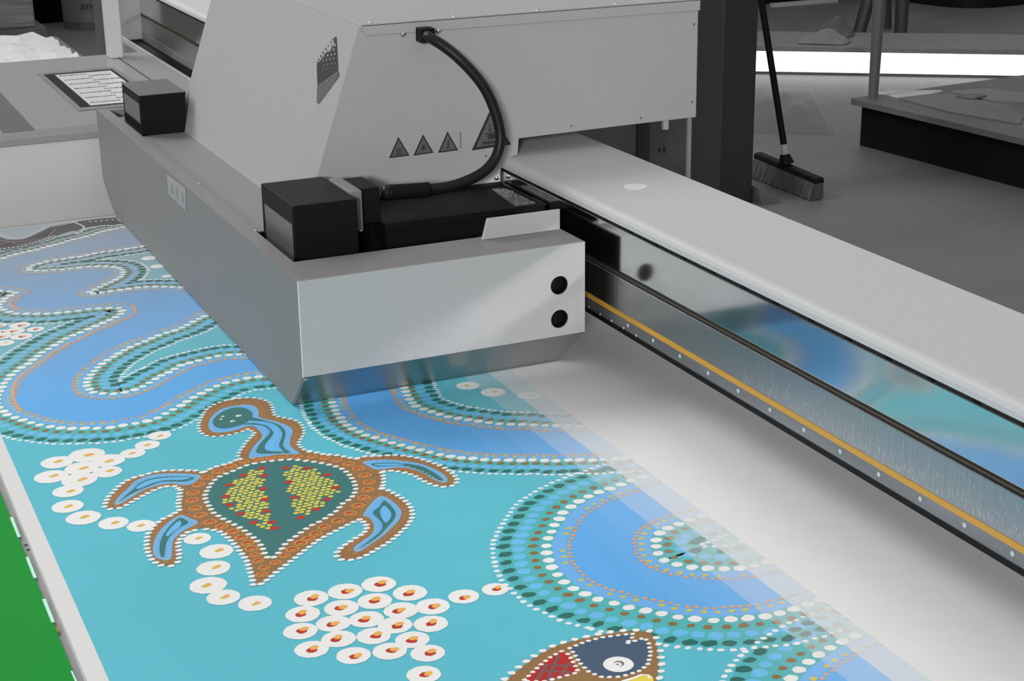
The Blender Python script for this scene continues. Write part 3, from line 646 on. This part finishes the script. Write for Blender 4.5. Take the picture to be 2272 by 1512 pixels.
# housing
hy0, hy1 = 2.84, 3.80
hp = [(.8725, .2206), (.9933, .5672), (1.7063, .5672), (1.7070, .3335), (1.3087, .3325), (1.3087, .2968), (1.2960, .2966), (1.2850, .2945), (1.2762, .2885), (1.2722, .2810), (1.2712, .2717), (1.2712, .2300), (1.2600, .2206)]
hs = MB().prism(hp, 1, hy0, hy1, 0.0022).build('housing', PAINT, cg)
MB().prism([(.9955, .5672), (.9985, .5700), (1.7063, .5700), (1.7080, .5690), (1.7080, .5482), (1.0081, .5503), (.9975, .5640)], 1, 2.8368, 2.8405, .0006).build('lid_lip', PAINT, hs)
MB().box(.9985, 1.7070, 2.8368, hy1, .5665, .5700, .0012).build('lid', PAINT, hs)
for x, y in ((822, 50), (1008, 37), (1193, 22.5), (1367, 9)):
    p = at(x, y, 2, .5705); MB().dome((p.x, max(p.y, 2.848), .5699), .0048, 2, 1, .003, 14).build('lid_screw', CHROME, hs)
p = at(1433, -6, 2, .5705)
MB().cyl((p.x, p.y, .5699), (p.x, p.y, .575), .0225).cyl((p.x, p.y, .575), (p.x, p.y, .584), .0185, .015).build('chrome_knob', CHROME, hs)
for x, y in ((896, 75.5), (974, 69), (1103, 395)):
    p = at(x, y, 1, 2.836); MB().cyl((p.x, 2.8405, p.z), (p.x, 2.838, p.z), .0056, seg=18).dome((p.x, 2.838, p.z), .0048, 1, -1, .0035, 18).build('housing_screw', CHROME, hs)
for x, y in ((1540, 54), (1536, 226.5), (1422, 262.5), (1268, 279.5), (1078, 346)):
    p = at(x, y, 1, 2.8395); MB().cyl((p.x, 2.841, p.z), (p.x, 2.8392, p.z), .0021, seg=12).build('small_screw', STEEL, hs)
# warning stickers on the housing front
def on_front(x, y, d=0.0): p = at(x, y, 1, hy0 - d); return (p.x, hy0 - d, p.z)
def tri_sticker(A, B, C, kind):
    m = MB(); V = [Vector(on_front(*p, .0006)) for p in (A, B, C)]
    V2 = [v + Vector((0, .0006, 0)) for v in V]
    m._add([tuple(v) for v in V + V2], [(0, 1, 2), (5, 4, 3), (0, 3, 4, 1), (1, 4, 5, 2), (2, 5, 3, 0)])
    o = m.build('warning_sticker', LINE, hs)
    cen = (V[0] + V[1] + V[2]) / 3
    k = .80; U = [cen + (v - cen) * k for v in V]
    m = MB(); m._add([(v.x, v.y - .0003, v.z) for v in U], [(0, 1, 2)]); m.build('sticker_face', STICK, o)
    e1 = (U[2] - U[1]); e2 = (U[0] - (U[1] + U[2]) / 2)
    def L(u, v): q = U[1] + e1 * u + e2 * v; return Vector((q.x, q.y - .0006, q.z))
    m = MB()
    def stroke(pts, w):
        for a, b in zip(pts, pts[1:]):
            a = L(*a); b = L(*b); d = (b - a); n = Vector((-d.z, 0, d.x)).normalized() * w
            m._add([tuple(a - n), tuple(b - n), tuple(b + n), tuple(a + n)], [(0, 1, 2, 3)])
    w = e1.length * .022
    if kind == 'heat':
        stroke([(.28, .1), (.72, .1)], w)
        for i in range(3):
            stroke([(.38 + .12 * i + .03 * math.sin(t * 1.1), .17 + .045 * t) for t in range(8)], w)
    elif kind == 'rays':
        for i in range(12):
            a = 2 * math.pi * i / 12
            stroke([(.5 + .05 * math.cos(a), .32 + .06 * math.sin(a)), (.5 + .17 * math.cos(a), .32 + .2 * math.sin(a))], w * .7)
        stroke([(.47, .32), (.53, .32)], w * 2)
    elif kind == 'bolt':
        stroke([(.57, .62), (.46, .36), (.55, .38), (.46, .12)], w * 1.1); stroke([(.46, .12), (.53, .2)], w); stroke([(.46, .12), (.455, .23)], w)
    else:
        stroke([(.47, .72), (.47, .48)], w * .6); stroke([(.44, .54), (.47, .48), (.50, .54)], w * .6)
        stroke([(.3, .40), (.75, .44)], w * .6)
        for i in range(4): stroke([(.42 + .02 * i, .36 - .045 * i), (.85 - .03 * i, .36 - .04 * i)], w * .8)
        stroke([(.42, .36), (.40, .29), (.46, .2)], w * .9)
        stroke([(.2, .12), (.8, .12)], w * .9); stroke([(.2, .07), (.85, .07)], w * .5)
    m.build('sticker_symbol', LINE, o)
tri_sticker((884, 304), (863.5, 351), (908.5, 345.5), 'heat')
tri_sticker((938.5, 298.5), (917.5, 345.5), (962, 339), 'rays')
tri_sticker((993, 292), (972, 339.5), (1016.5, 333.5), 'bolt')
tri_sticker((1087, 246), (1047, 334), (1134, 321), 'crush')
mb = MB()
for i in range(9):
    y = 294 + i * 4; a = on_front(1020.5, y, .0006); b = on_front(1023.5, y + 2.4, .0006)
    mb._add([a, (b[0], a[1], a[2]), b, (a[0], a[1], b[2])], [(0, 1, 2, 3)])
mb.build('small_lettering', STICK, hs)
# dotted emblem on the sloping side of the housing: dark lozenge breaking into dots
def on_slope(x, y, d=.0006):
    o = Vector((.9025, 0, .307)); n = Vector((.0908, 0, .2602)).cross(Vector((0, 1, 0))).normalized()
    if n.x > 0: n = -n
    dr = rt * ((x - 1136) / F) + up * ((756 - y) / F) + fw
    t = (o + n * d - EYE).dot(n) / dr.dot(n); return EYE + dr * t
mb = MB()
def cr2(L): return [(400 + x / 3.78, y / 3.78) for x, y in L]
def eface(m, L, d): m._add([tuple(on_slope(*p, d)) for p in L], [tuple(range(len(L)))])
eface(mb, cr2([(1143, 545), (1180, 500), (1205, 455), (1250, 430), (1285, 385), (1290, 310), (1310, 308), (1316, 400), (1325, 590), (1240, 652), (1150, 715)]), .0006)
def edot(m, x, y, r, d=.0008):
    x, y = 400 + x / 3.78, y / 3.78
    c = on_slope(x, y, d); e = on_slope(x + 1, y, d) - c; g = on_slope(x, y + 1, d) - c; r /= 3.78
    m._add([tuple(c + e * r * .72 * math.cos(t) + g * r * 1.1 * math.sin(t)) for t in (math.pi * 2 * i / 10 for i in range(10))], [tuple(range(10))])
for x, y, r in ((1278, 330, 7), (1262, 352, 6), (1240, 385, 6), (1218, 410, 7), (1196, 440, 8), (1178, 470, 8), (1160, 500, 8), (1150, 525, 8), (1325, 620, 9)): edot(mb, x, y, r)
mb.build('emblem', mat('emblem_ink', (0.05, 0.05, 0.052), 0.5), hs)
m2 = MB(); eface(m2, cr2([(1326, 592), (1333, 640), (1160, 875), (1143, 855), (1148, 720), (1240, 655)]), .0007)
m2.build('emblem_shade', mat('emblem_half_tone', (0.13, 0.13, 0.132), 0.5), hs)
m3 = MB()
for j in range(6):
    for i in range(4):
        x = 1196 + i * 30 + (10 if j % 2 else 0); y = 585 - j * 38 - i * 6
        if x > 1300 or (j == 5 and i < 2) or (j == 4 and i < 1): continue
        edot(m3, x, y, 4 + 1.9 * j, .0012)
for i in range(7):
    edot(m3, 1158 + i * 25, 735 - i * 19, 7, .0012); edot(m3, 1168 + i * 22, 775 - i * 20, 5, .0012)
    if i < 5: edot(m3, 1166 + i * 22, 815 - i * 24, 4, .0012)
m3.build('emblem_dots', mat('emblem_light_dots', (0.3, 0.3, 0.3), 0.5), hs)

# black tray and lamps
tr = MB(); tr.box(.958, 1.2705, 2.640, 2.8375, .236, .2455, .001)
for b in ((.958, .966, 2.640, 2.8375), (1.2635, 1.2705, 2.640, 2.8375), (.966, 1.2635, 2.640, 2.650), (.966, 1.2635, 2.829, 2.8375)):
    tr.box(*b, .2455, .2505)
tr = tr.build('lamp_tray', BLACKM, cg)
MB().box(.96, 1.232, 2.6425, 2.835, .12, .2362).build('tray_front', BLACK, tr)
q = [at(x, y, 2, .2475) for x, y in ((1092, 420), (1122, 418), (1213, 452), (1150, 462))]
wg = MB(); wg.prism([(p.x, p.y) for p in q], 2, .2455, .2475)
wg = wg.build('mesh_insert', LENS, tr)
mb = MB()
for i in range(70):
    u, v = random.random(), random.random(); p = q[0].lerp(q[1], u).lerp(q[3].lerp(q[2], u), v)
    mb.dome((p.x, p.y, .2475), .0007, 2, 1, .0005, 6)
mb.build('bright_grains', mat('bright_grain', (0.8, 0.8, 0.8), 0.3), wg)['kind'] = 'stuff'
def lamp(y0, y1, x0, x1, xb, zt, zb):
    o = MB().hexa([(x0, y0, zb), (xb, y0, zb), (xb, y1, zb), (x0, y1, zb), (x0, y0, zt), (x1, y0, zt), (x1, y1, zt), (x0, y1, zt)], .0022).build('curing_lamp', BLACKM, cg)
    dy = y1 - y0
    MB().box(x0 - .0008, x0 + .002, y0 + dy * .035, y1 - dy * .10, zb + (zt - zb) * .30, zb + (zt - zb) * .80, .0006).build('lamp_window', LENS, o)
    return o
lb = lamp(2.593, 2.778, .777, .892, .892, .315, .150)
la = lamp(3.732, 3.917, .7735, .8816, .8715, .313, .2208)
MB().box(.7735, .8816, 3.732, 3.917, .313, .3152, .0006).build('lamp_top_sheen', mat('grey_top_sheen', (0.16, 0.16, 0.16), 0.25), la)  # lighter grey paints the lit, reflecting top of the black lamp
mb = MB().box(.892, .915, 2.632, 2.745, .245, .318, .002)
mb.build('lamp_connector_collar', MID, cg)
MB().box(.915, .955, 2.65, 2.74, .252, .3165, .003).build('lamp_connector', BLACK, cg)
p = at(801, 513, 1, 2.6); MB().dome((p.x, 2.6, p.z), .002, 1, -1, .0015, 10).build('pit_screw', CHROME, cg)
# hose
pts = [(936, 74), (955, 84), (985, 103), (1015, 127), (1045, 157), (1070, 188), (1087, 219), (1099, 250), (1107, 280), (1110, 307), (1106, 334), (1095, 358), (1076, 379), (1048, 396), (1010, 411), (970, 419), (930, 423), (885, 426), (850, 428)]
ys = [2.832, 2.80, 2.78, 2.765, 2.755, 2.748, 2.744, 2.74, 2.737, 2.734, 2.731, 2.728, 2.724, 2.72, 2.715, 2.71, 2.705, 2.70, 2.698]
hp3 = [at(x, y, 1, t) for (x, y), t in zip(pts, ys)]
def smooth_path(P, n=6):
    out = []
    for i in range(len(P) - 1):
        a, b, c, d = P[max(i - 1, 0)], P[i], P[i + 1], P[min(i + 2, len(P) - 1)]
        for k in range(n):
            t = k / n
            out.append(0.5 * ((2 * b) + (c - a) * t + (2 * a - 5 * b + 4 * c - d) * t * t + (3 * b - a - 3 * c + d) * t ** 3))
    return out + [P[-1]]
hp3 = smooth_path(hp3)
ho = MB().tube(hp3, lambda t: .0098 if t < .8 else .0098 + .003 * (t - .8) / .2, 18).build('hose', RUBBER, cg)
a = on_front(921, 60); b = on_front(953, 89)
MB().box(a[0], b[0], 2.812, 2.8395, b[2], a[2], .0015).build('hose_gland', BLACK, cg)
MB().tube(hp3[-16:-2], .0142, 18).build('hose_boot', BLACK, cg)

# ================================================================ FAR END CABINET
zT = 0.1834
ec = thing('end_cabinet', 'grey machine cabinet behind the far end of the board, with white front and framed display', 'cabinet', (0.5, 4.6, FLOOR))
MB().box(-1.2, 1.11, 4.10, 5.19, -0.30, .1516, .004).build('white_front', WHITEP, ec)
MB().box(-1.2, 1.112, 4.094, 5.19, .1516, .1668, .002).build('front_trim', GREYP, ec)
MB().prism([(4.094, .1668), (4.112, zT), (5.19, zT), (5.19, .1668)], 0, -1.2, 1.11, .001).build('cabinet_top', GREYP, ec)
MB().box(-1.1, 1.05, 4.2, 5.1, FLOOR, -.30).build('cabinet_base', DARK2, ec)
MB().box(.515, .591, 4.112, 6.0, zT - .001, zT + .0012).build('dark_strip', DARK2, ec)
a = at(250, 121, 2, zT); b = at(336, 175, 2, zT)
MB().box(1.0035, 1.0075, 4.3, 5.18, zT, zT + .0008).build('seam', LINE, ec)
MB().box(1.105, 1.113, 4.10, 5.56, zT - .004, zT + .0015, .001).build('edge_bead', PALE, ec)
MB().prism([(1.113, zT), (1.245, .088), (1.245, .07), (1.10, .10)], 1, 4.10, 5.60).build('sloping_trim', GREYP, ec)
MB().box(1.085, 1.113, 5.19, 5.56, .1, zT).build('corner_top', GREYP, ec)
# framed display lying in the top
dx0, dx1, dy0, dy1 = .733, .955, 4.300, 4.930
mb = MB()
w = .012
for b in ((dx0, dx1, dy0, dy0 + .03), (dx0, dx1, dy1 - .03, dy1), (dx0, dx0 + w, dy0 + .03, dy1 - .03), (dx1 - w, dx1, dy0 + .03, dy1 - .03)):
    mb.box(*b, zT, zT + .0035, .0008)
dp = mb.build('display_frame', STEEL, ec)
mb = MB().box(dx0 + w, dx1 - w, dy0 + .03, dy1 - .03, zT, zT + .001).build('display_bezel', BLACK, dp)
sx0, sx1, sy0, sy1 = .775, .935, dy0 + .06, dy1 - .05
mb = MB().box(sx0, sx1, sy0, sy1, zT + .001, zT + .0016).build('display_sheet', mat('pale_display', (0.72, 0.72, 0.72), 0.25), dp)
mb = MB()
for j in range(13):
    y = sy1 - .03 - j * .038
    x = sx0 + .008 + (0 if j % 2 == 0 else .075)
    while x < (sx0 + .085 if j % 2 == 0 else sx1 - .01):
        L = .004 + random.random() * .012; mb.box(x, x + L, y, y + .006 + .005 * random.random(), zT + .0016, zT + .0019); x += L + .002
mb.build('display_lines', LINE, dp)
# white lying sheets behind the cabinet
sh = thing('paper_sheet', 'creased white sheet lying behind the grey cabinet at the far left', 'paper', (1.7, 12.9, -1.0))
mb = MB(); n = 10
vs = []
for j in range(n + 1):
    for i in range(n + 1):
        x = .9 + 1.28 * i / n; y = 12.75 + 1.3 * j / n - .25 * (i / n) 
        vs.append((x, y, -.995 + .05 * math.sin(i * 1.9 + j * .7) * math.sin(j * 2.3) + random.random() * .02))
mb._add(vs, [(j * (n + 1) + i, j * (n + 1) + i + 1, (j + 1) * (n + 1) + i + 1, (j + 1) * (n + 1) + i) for j in range(n) for i in range(n)])
so = mb.build('sheet', PAPER, sh); md = so.modifiers.new('t', 'SOLIDIFY'); md.thickness = .002
ft = thing('side_table', 'low grey table behind the cabinet under the creased white sheet', 'table', (1.5, 13.6, FLOOR))
MB().box(.3, 2.3, 12.55, 14.2, -1.09, -1.05, .005).build('table_top', MID, ft)
for x in (.4, 2.15):
    for y in (12.65, 14.05): MB().box(x, x + .08, y, y + .08, FLOOR, -1.09).build('leg', MID, ft)
# pale post at the back corner of the cabinet
po = MB().box(.980, 1.022, 5.10, 5.16, zT, 1.6, .004).build('support_post', COVER, base=(1.02, 5.13, zT))
tag(po, 'pale grey upright post standing at the back corner of the cabinet', 'post')

# ================================================================ BACKGROUND LEFT
pl = thing('pallet_stack', 'film wrapped stack of flat sheets on a pallet at the top left', 'stack', (2.6, 20.5, FLOOR))
WRAP = mat('film_wrapped_sheets', (0.24, 0.24, 0.24), 0.35, noise=0.35, nscale=5, stretch=(1, 1, 9), bump=0.6)
MB().box(.9, 3.0, 19.9, 21.2, FLOOR + .25, -.2, .03).build('wrapped_sheets', WRAP, pl)
mb = MB()
mb.box(.8, 3.1, 19.78, 21.3, FLOOR + .17, FLOOR + .25).box(.8, 3.1, 19.78, 21.3, FLOOR, FLOOR + .04)
for x in (.8, 1.9, 2.9): mb.box(x, x + .2, 19.78, 21.3, FLOOR + .04, FLOOR + .17)
mb.build('pallet', mat('worn_pallet_wood', (0.11, 0.11, 0.11), 0.7, noise=0.3, nscale=6), pl)
cr = thing('black_crate', 'black open crate with a pale cloth cover beside the wrapped stack', 'crate', (3.6, 21.8, FLOOR))
MB().box(3.2, 4.05, 22.0, 23.0, FLOOR, -1.45, .02).build('crate_body', VOID, cr)
MB().hexa([(3.15, 21.95, -1.448), (4.1, 21.95, -1.28), (4.1, 23.0, -1.3), (3.15, 23.0, -1.448), (3.15, 21.95, -1.15), (4.1, 21.95, -1.0), (4.1, 23.0, -1.0), (3.15, 23.0, -1.0)], .03).build('cloth_cover', mat('pale_cloth', (0.33, 0.33, 0.33), 0.7, noise=0.1, nscale=3), cr)
bg = thing('grey_bin', 'grey rounded bin printed with dark letters, left of the pale post', 'bin', (4.1, 20.9, FLOOR))
BAGM = mat('grey_bin_plastic', (0.15, 0.15, 0.15), 0.5, noise=0.1, nscale=6)
c = at(213, 66, 2, FLOOR); R = .33
mb = MB(); mb.cyl((c.x, c.y + R, FLOOR), (c.x, c.y + R, FLOOR + .1), R * .98, R, 32)
mb.build('bin_foot', DARK2, bg)
MB().cyl((c.x, c.y + R, FLOOR + .1), (c.x, c.y + R, FLOOR + 1.0), R, R * 1.05, 32).build('bin_body', BAGM, bg)
fc = bpy.data.curves.new('letters', 'FONT'); fc.body = 'andr'; fc.size = .15 * S; fc.extrude = .001
fo = bpy.data.objects.new('tmp', fc); me = bpy.data.meshes.new_from_object(fo)
lo = bpy.data.objects.new('printed_lettering', me); col.objects.link(lo); me.materials.append(LINE)
pp = at(178, 22, 1, c.y - .03); lo.parent = bg
lo.location = W(pp) - bg.location; lo.rotation_euler = (math.radians(90), 0, math.radians(-6))

# ================================================================ BACKGROUND RIGHT
co = MB().box(6.148, 6.437, 9.9, 10.30, FLOOR, 6.5, .012).build('steel_column', DARK, base=(6.29, 10.1, FLOOR))
tag(co, 'tall dark grey building column behind the printer housing', 'column')
fb = MB().hexa([(6.45, 9.78, FLOOR), (6.62, 9.78, FLOOR), (6.62, 10.0, FLOOR), (6.45, 10.0, FLOOR), (6.45, 9.85, FLOOR + .12), (6.50, 9.85, FLOOR + .12), (6.50, 9.95, FLOOR + .12), (6.45, 9.95, FLOOR + .12)]).build('foot_bracket', DARK2, co)
# panel with slots behind the beam
pn = thing('switch_panel', 'dark grey panel with a pale vertical edge strip, seen under the housing', 'panel', (3.2, 5.5, FLOOR))
MB().box(3.10, 3.262, 5.5, 5.62, FLOOR, .1, .004).build('panel_body', DARK2, pn)
MB().box(3.262, 3.278, 5.49, 5.60, FLOOR, .1).build('edge_strip', PALE, pn)
a = at(1461, 330, 1, 5.5)
MB().box(a.x, a.x + .006, 5.494, 5.5, a.z - .012, a.z + .004).box(a.x + .022, a.x + .027, 5.494, 5.5, a.z - .018, a.z + .006).build('slot', LINE, pn)
a = at(1471, 262, 1, 5.49); b = at(1482, 287, 1, 5.49)
MB().box(a.x, b.x, 5.484, 5.5, b.z, a.z + .02, .002).build('white_clip', PAPER, pn)
gp = MB().box(2.2, 3.095, 5.6, 5.66, FLOOR, .1, .004).build('grey_screen', mat('grey_screen_paint', (0.17, 0.17, 0.17), 0.6, noise=.08, nscale=2), base=(2.6, 5.63, FLOOR))
tag(gp, 'plain mid grey upright screen left of the dark switch panel', 'screen')

# broom
br = thing('broom', 'broom with black handle and wide bristle head resting on the concrete floor', 'broom', (6.9, 10.15, FLOOR))
hl, hr_ = Vector((6.9, 10.55, -1.80)), Vector((6.9, 9.72, -1.828))
bl, brr = Vector((6.90, 10.60, -1.995)), Vector((6.9, 9.735, -1.998))
mb = MB(); w = .045
d = Vector((w, 0, 0))
mb.hexa([tuple(p) for p in (hl - d + Vector((0, 0, -.045)), hr_ - d + Vector((0, 0, -.045)), hr_ + d + Vector((0, 0, -.045)), hl + d + Vector((0, 0, -.045)),
         hl - d * .8, hr_ - d * .8, hr_ + d * .8, hl + d * .8)], .012)
hc = Vector((6.9, 10.16, -1.79))
mb.cyl(hc + Vector((0, 0, -.02)), hc + Vector((-.01, .012, .05)), .06, .035, 16)
mb.build('broom_head', BLACKM, br)
mb = MB()
mb.hexa([tuple(p) for p in (bl + Vector((-.05, 0, .008)), brr + Vector((-.05, 0, .008)), brr + Vector((.05, 0, .008)), bl + Vector((.05, 0, .008)), hl + Vector((-.025, 0, -.04)), hr_ + Vector((-.025, 0, -.04)), hr_ + Vector((.025, 0, -.04)), hl + Vector((.025, 0, -.04)))])
BR = mat('grey_bristles', (0.085, 0.083, 0.08), 0.8, noise=0.3, nscale=60, stretch=(1, 1, .15))
NB = 80
for side in (-1, 1):
    for i in range(NB):
        for k in range(3):
            t = (i + random.random() * .8) / NB
            a = hl.lerp(hr_, .015 + .97 * t) + Vector((side * w * (.3 + .22 * k), 0, -.04)); b = bl.lerp(brr, t) + Vector((side * w * (.35 + .45 * k) - .01, random.uniform(-.008, .008), random.random() * .015))
            mb.cyl(a, b, .0085, .0065, 5, False)
mb.build('bristles', BR, br)['kind'] = 'stuff'
top = at(1689, 0, 0, 6.72)
d = (top - hc).normalized()
MB().cyl(hc + d * .035, hc + d * .13, .03, .026, 16).build('ferrule', PALE, br)
MB().cyl(hc + d * .12, hc + d * 2.5, .025, seg=16).build('handle', BLACK, br)

# low platform with sheets
lp = thing('low_platform', 'low grey wooden platform covered with loose sheets at the right edge', 'platform', (9.6, 10.5, FLOOR))
zp = -1.6
PLM = mat('grey_platform_board', (0.12, 0.12, 0.12), 0.5, noise=0.25, nscale=4)
A = at(1888, 218, 2, zp); B = at(2272, 308, 2, zp); dB = (B - A).normalized(); E = A + dB * 3.2
N = Vector((-dB.y, dB.x, 0)) 
G = A + N * 2.2; H = E + N * 2.2
th = .052
MB().hexa([(p.x, p.y, zp - th) for p in (A, E, H, G)] + [(p.x, p.y, zp) for p in (A, E, H, G)], .004).build('platform_top', PLM, lp)
ins = [A + dB * .15 + N * .1, E - dB * .2 + N * .1, G + dB * .15 - N * .1, H - dB * .2 - N * .1]
bs = [A + dB * .04 + N * .09, E - dB * .1 + N * .09, H - dB * .1 - N * .1, G + dB * .03 - N * .1]
MB().hexa([(p.x, p.y, FLOOR) for p in bs] + [(p.x, p.y, zp - th) for p in bs]).build('shade_block', VOID, lp)  # black block standing in for the shadow under the platform
for p in ins[4:]: MB().box(p.x - .05, p.x + .05, p.y - .05, p.y + .05, FLOOR, zp - th).build('leg', DARK, lp)
def sheet(name, quad, z, m, label, cat, grp=None, t=.012):
    P = [at(x, y, 2, z) for x, y in quad]
    o = MB().prism([(p.x, p.y) for p in P], 2, z, z + t).build(name, m, base=(P[0].x, P[0].y, z)); tag(o, label, cat, grp)
SH2 = mat('darker_sheet', (0.16, 0.16, 0.16), 0.3, noise=0.1, nscale=5)
SH3 = mat('pale_sheet', (0.23, 0.23, 0.23), 0.25, noise=0.1, nscale=5)
GL = mat('glossy_white_sheet', (0.85, 0.85, 0.85), 0.12, spec=1.0)
sheet('white_sheet', [(1946, 207), (1985, 203), (2090, 203), (2070, 208), (1992, 217)], zp, GL, 'bright white sheet lying on the platform beside the post', 'sheet')
sheet('small_white_sheet', [(2036, 190), (2082, 185), (2085, 191), (2040, 196)], zp, GL, 'small bright sheet on the platform behind the larger white one', 'sheet')
sheet('grey_sheet', [(1995, 221), (2110, 211), (2240, 240), (2272, 262), (2262, 278), (2100, 250)], zp, SH2, 'wide mid grey sheet lying in front of the white sheet on the platform', 'sheet')
sheet('cardboard_sheet', [(2110, 205), (2180, 198), (2290, 212), (2300, 232), (2200, 225)], zp, SH3, 'paler cardboard sheet lying at the back right of the platform', 'sheet')
sheet('dark_sheet', [(2120, 216), (2165, 210), (2190, 214), (2160, 221)], zp + .013, PLM, 'small dark sheet lying on the grey sheets of the platform', 'sheet')
# tall thin post on platform corner
p = at(1937, 216, 2, zp); q = at(1951, 0, 1, p.y)
mb = MB().cyl(p, p + (q - p) * 1.6, .04, .062, 14)
pp_ = mb.build('upright_post', mat('grey_post_paint', (0.12, 0.12, 0.12), 0.45), base=(p.x, p.y, zp)); tag(pp_, 'slim grey post rising from the corner of the low platform', 'post')
# light box: long low cabinet with a glowing front
lx = thing('light_box', 'long low box with a glaring white lit front along the floor', 'light box', (10.5, 13.8, FLOOR))
Lp = Vector((9.3278, 14.5008, FLOOR)); Rp = Vector((11.7045, 12.8602, FLOOR)); dl = (Rp - Lp).normalized(); nl = Vector((-dl.y, dl.x, 0))
Lp -= dl * .6; Rp += dl * 1.4
def slab(a, b, d0, d1, z0, z1, bev=0):
    q = [a + nl * d0, b + nl * d0, b + nl * d1, a + nl * d1]
    return MB().hexa([(p.x, p.y, z0) for p in q] + [(p.x, p.y, z1) for p in q], bev)
slab(Lp, Rp, 0, .5, FLOOR + .02, FLOOR + .235).build('lit_front', mat('lit_diffuser', (1, 1, 1), 0.5, emit=1.5), lx)
slab(Lp, Rp, -.015, 1.0, FLOOR + .235, FLOOR + .29, .005).build('box_top', MID, lx)
slab(Lp, Rp, -.015, .02, FLOOR, FLOOR + .025).build('bottom_rail', DARK2, lx)
# rags on the light box
zt = FLOOR + .29
def lump(name, quad, h, m, label, cat):
    P = [at(x, y, 2, zt) for x, y in quad]; c = sum(P, Vector()) / 4
    ex = (P[1] - P[0]) / 2; ey = (P[3] - P[0]) / 2; n = 12; vs = []
    for j in range(n + 1):
        for i in range(n + 1):
            u = i / n * 2 - 1; v = j / n * 2 - 1
            q = c + ex * u * (1 - .15 * abs(v)) + ey * v
            e = (1 - abs(u) ** 3) * (1 - abs(v) ** 3)
            vs.append((q.x, q.y, zt + .004 + h * e * (.62 + .38 * math.sin(u * 2.4 + v * 1.5 + 1) * math.cos(v * 2 - u * 2.6))))
    m_ = MB(); m_._add(vs, [(j * (n + 1) + i, j * (n + 1) + i + 1, (j + 1) * (n + 1) + i + 1, (j + 1) * (n + 1) + i) for j in range(n) for i in range(n)])
    o = m_.build(name, m, base=(c.x, c.y, zt)); md = o.modifiers.new('t', 'SOLIDIFY'); md.thickness = .004; tag(o, label, cat)
lump('grey_rag', [(1768, 98), (1885, 102), (1874, 88), (1786, 86)], .13, MID, 'crumpled grey rag lying on top of the light box', 'rag')
lump('dark_rag', [(1806, 83), (1892, 86), (1888, 71), (1822, 70)], .19, DARK2, 'dark crumpled cloth heaped behind the grey rag', 'rag')
# stool
stl = thing('wooden_stool', 'dark wooden stool whose legs stand behind the light box', 'stool', (12.1, 16.0, FLOOR))
for bx, by, tx, ty in ((1906, 74, 1935, -30), (1998, 80, 2004, -30), (1965, 62, 1962, -30)):
    b = at(bx, by, 2, FLOOR); t_ = at(tx, ty, 1, b.y)
    d_ = (t_ - b); t_ = b + d_ * (1.3 / max(d_.z, .1))
    MB().cyl(b, t_, .075, .09, 10).build('leg', DARK, stl)
b = at(1955, 70, 2, FLOOR)
MB().box(b.x - .5, b.x + .5, b.y - .45, b.y + .45, FLOOR + 1.28, FLOOR + 1.36, .02).build('seat', DARK, stl)
# plastic film on the floor
pf = MB(); n = 16; vs = []
P = [at(x, y, 2, FLOOR) for x, y in ((1670, 296), (1850, 300), (1800, 200), (1670, 195))]
for j in range(n + 1):
    for i in range(n + 1):
        u, v = i / n, j / n; q = P[0].lerp(P[1], u).lerp(P[3].lerp(P[2], u), v)
        e = math.sin(math.pi * u) * math.sin(math.pi * v)
        vs.append((q.x, q.y, FLOOR + .012 + e * .03 * (1 + math.sin(u * 17 + v * 6)) * (1 + math.cos(v * 13 - u * 9)) * .5 + random.random() * .01 * e))
pf._add(vs, [(j * (n + 1) + i, j * (n + 1) + i + 1, (j + 1) * (n + 1) + i + 1, (j + 1) * (n + 1) + i) for j in range(n) for i in range(n)], True)
FILM = mat('translucent_film', (0.16, 0.16, 0.16), 0.35)
o = pf.build('plastic_film', FILM, base=(P[0].x, P[0].y, FLOOR)); md = o.modifiers.new('t', 'SOLIDIFY'); md.thickness = .003
FILM.node_tree.nodes['Principled BSDF'].inputs['Alpha'].default_value = .13
tag(o, 'crumpled translucent plastic film on the floor behind the broom', 'plastic film')
# dark shelving along the back
sv = thing('dark_rack', 'long dark rack with a pale kick strip along the back of the floor', 'rack', (14, 19, FLOOR))
MB().box(11.2, 14.0, 18.9, 19.6, FLOOR, 0).build('rack_body', VOID, sv)
MB().box(12.3, 13.35, 18.6, 18.66, FLOOR + .0, FLOOR + .05).build('kick_strip', PALE, sv)
tc_ = thing('dark_cover', 'dark draped cover hanging low at the top right', 'cover', (14.5, 16.3, FLOOR))
a = at(2010, 4, 2, FLOOR); b = at(2290, 8, 2, FLOOR)
mb = MB(); n = 20
for i in range(n):
    t0, t1 = i / n, (i + 1) / n
    def B_(t): q = a.lerp(b, t) - (a - Vector((0, 0, FLOOR))).normalized() * (.55 * math.sin(math.pi * t)) ; return q
    p, q = B_(t0), B_(t1)
    mb.hexa([(p.x, p.y, FLOOR + .01), (q.x, q.y, FLOOR + .01), (q.x + .5, q.y + 1.2, FLOOR + .01), (p.x + .5, p.y + 1.2, FLOOR + .01),
             (p.x, p.y, FLOOR + 1.2), (q.x, q.y, FLOOR + 1.2), (q.x + .5, q.y + 1.2, FLOOR + 1.2), (p.x + .5, p.y + 1.2, FLOOR + 1.2)])
mb.build('cover_cloth', BLACKM, tc_)
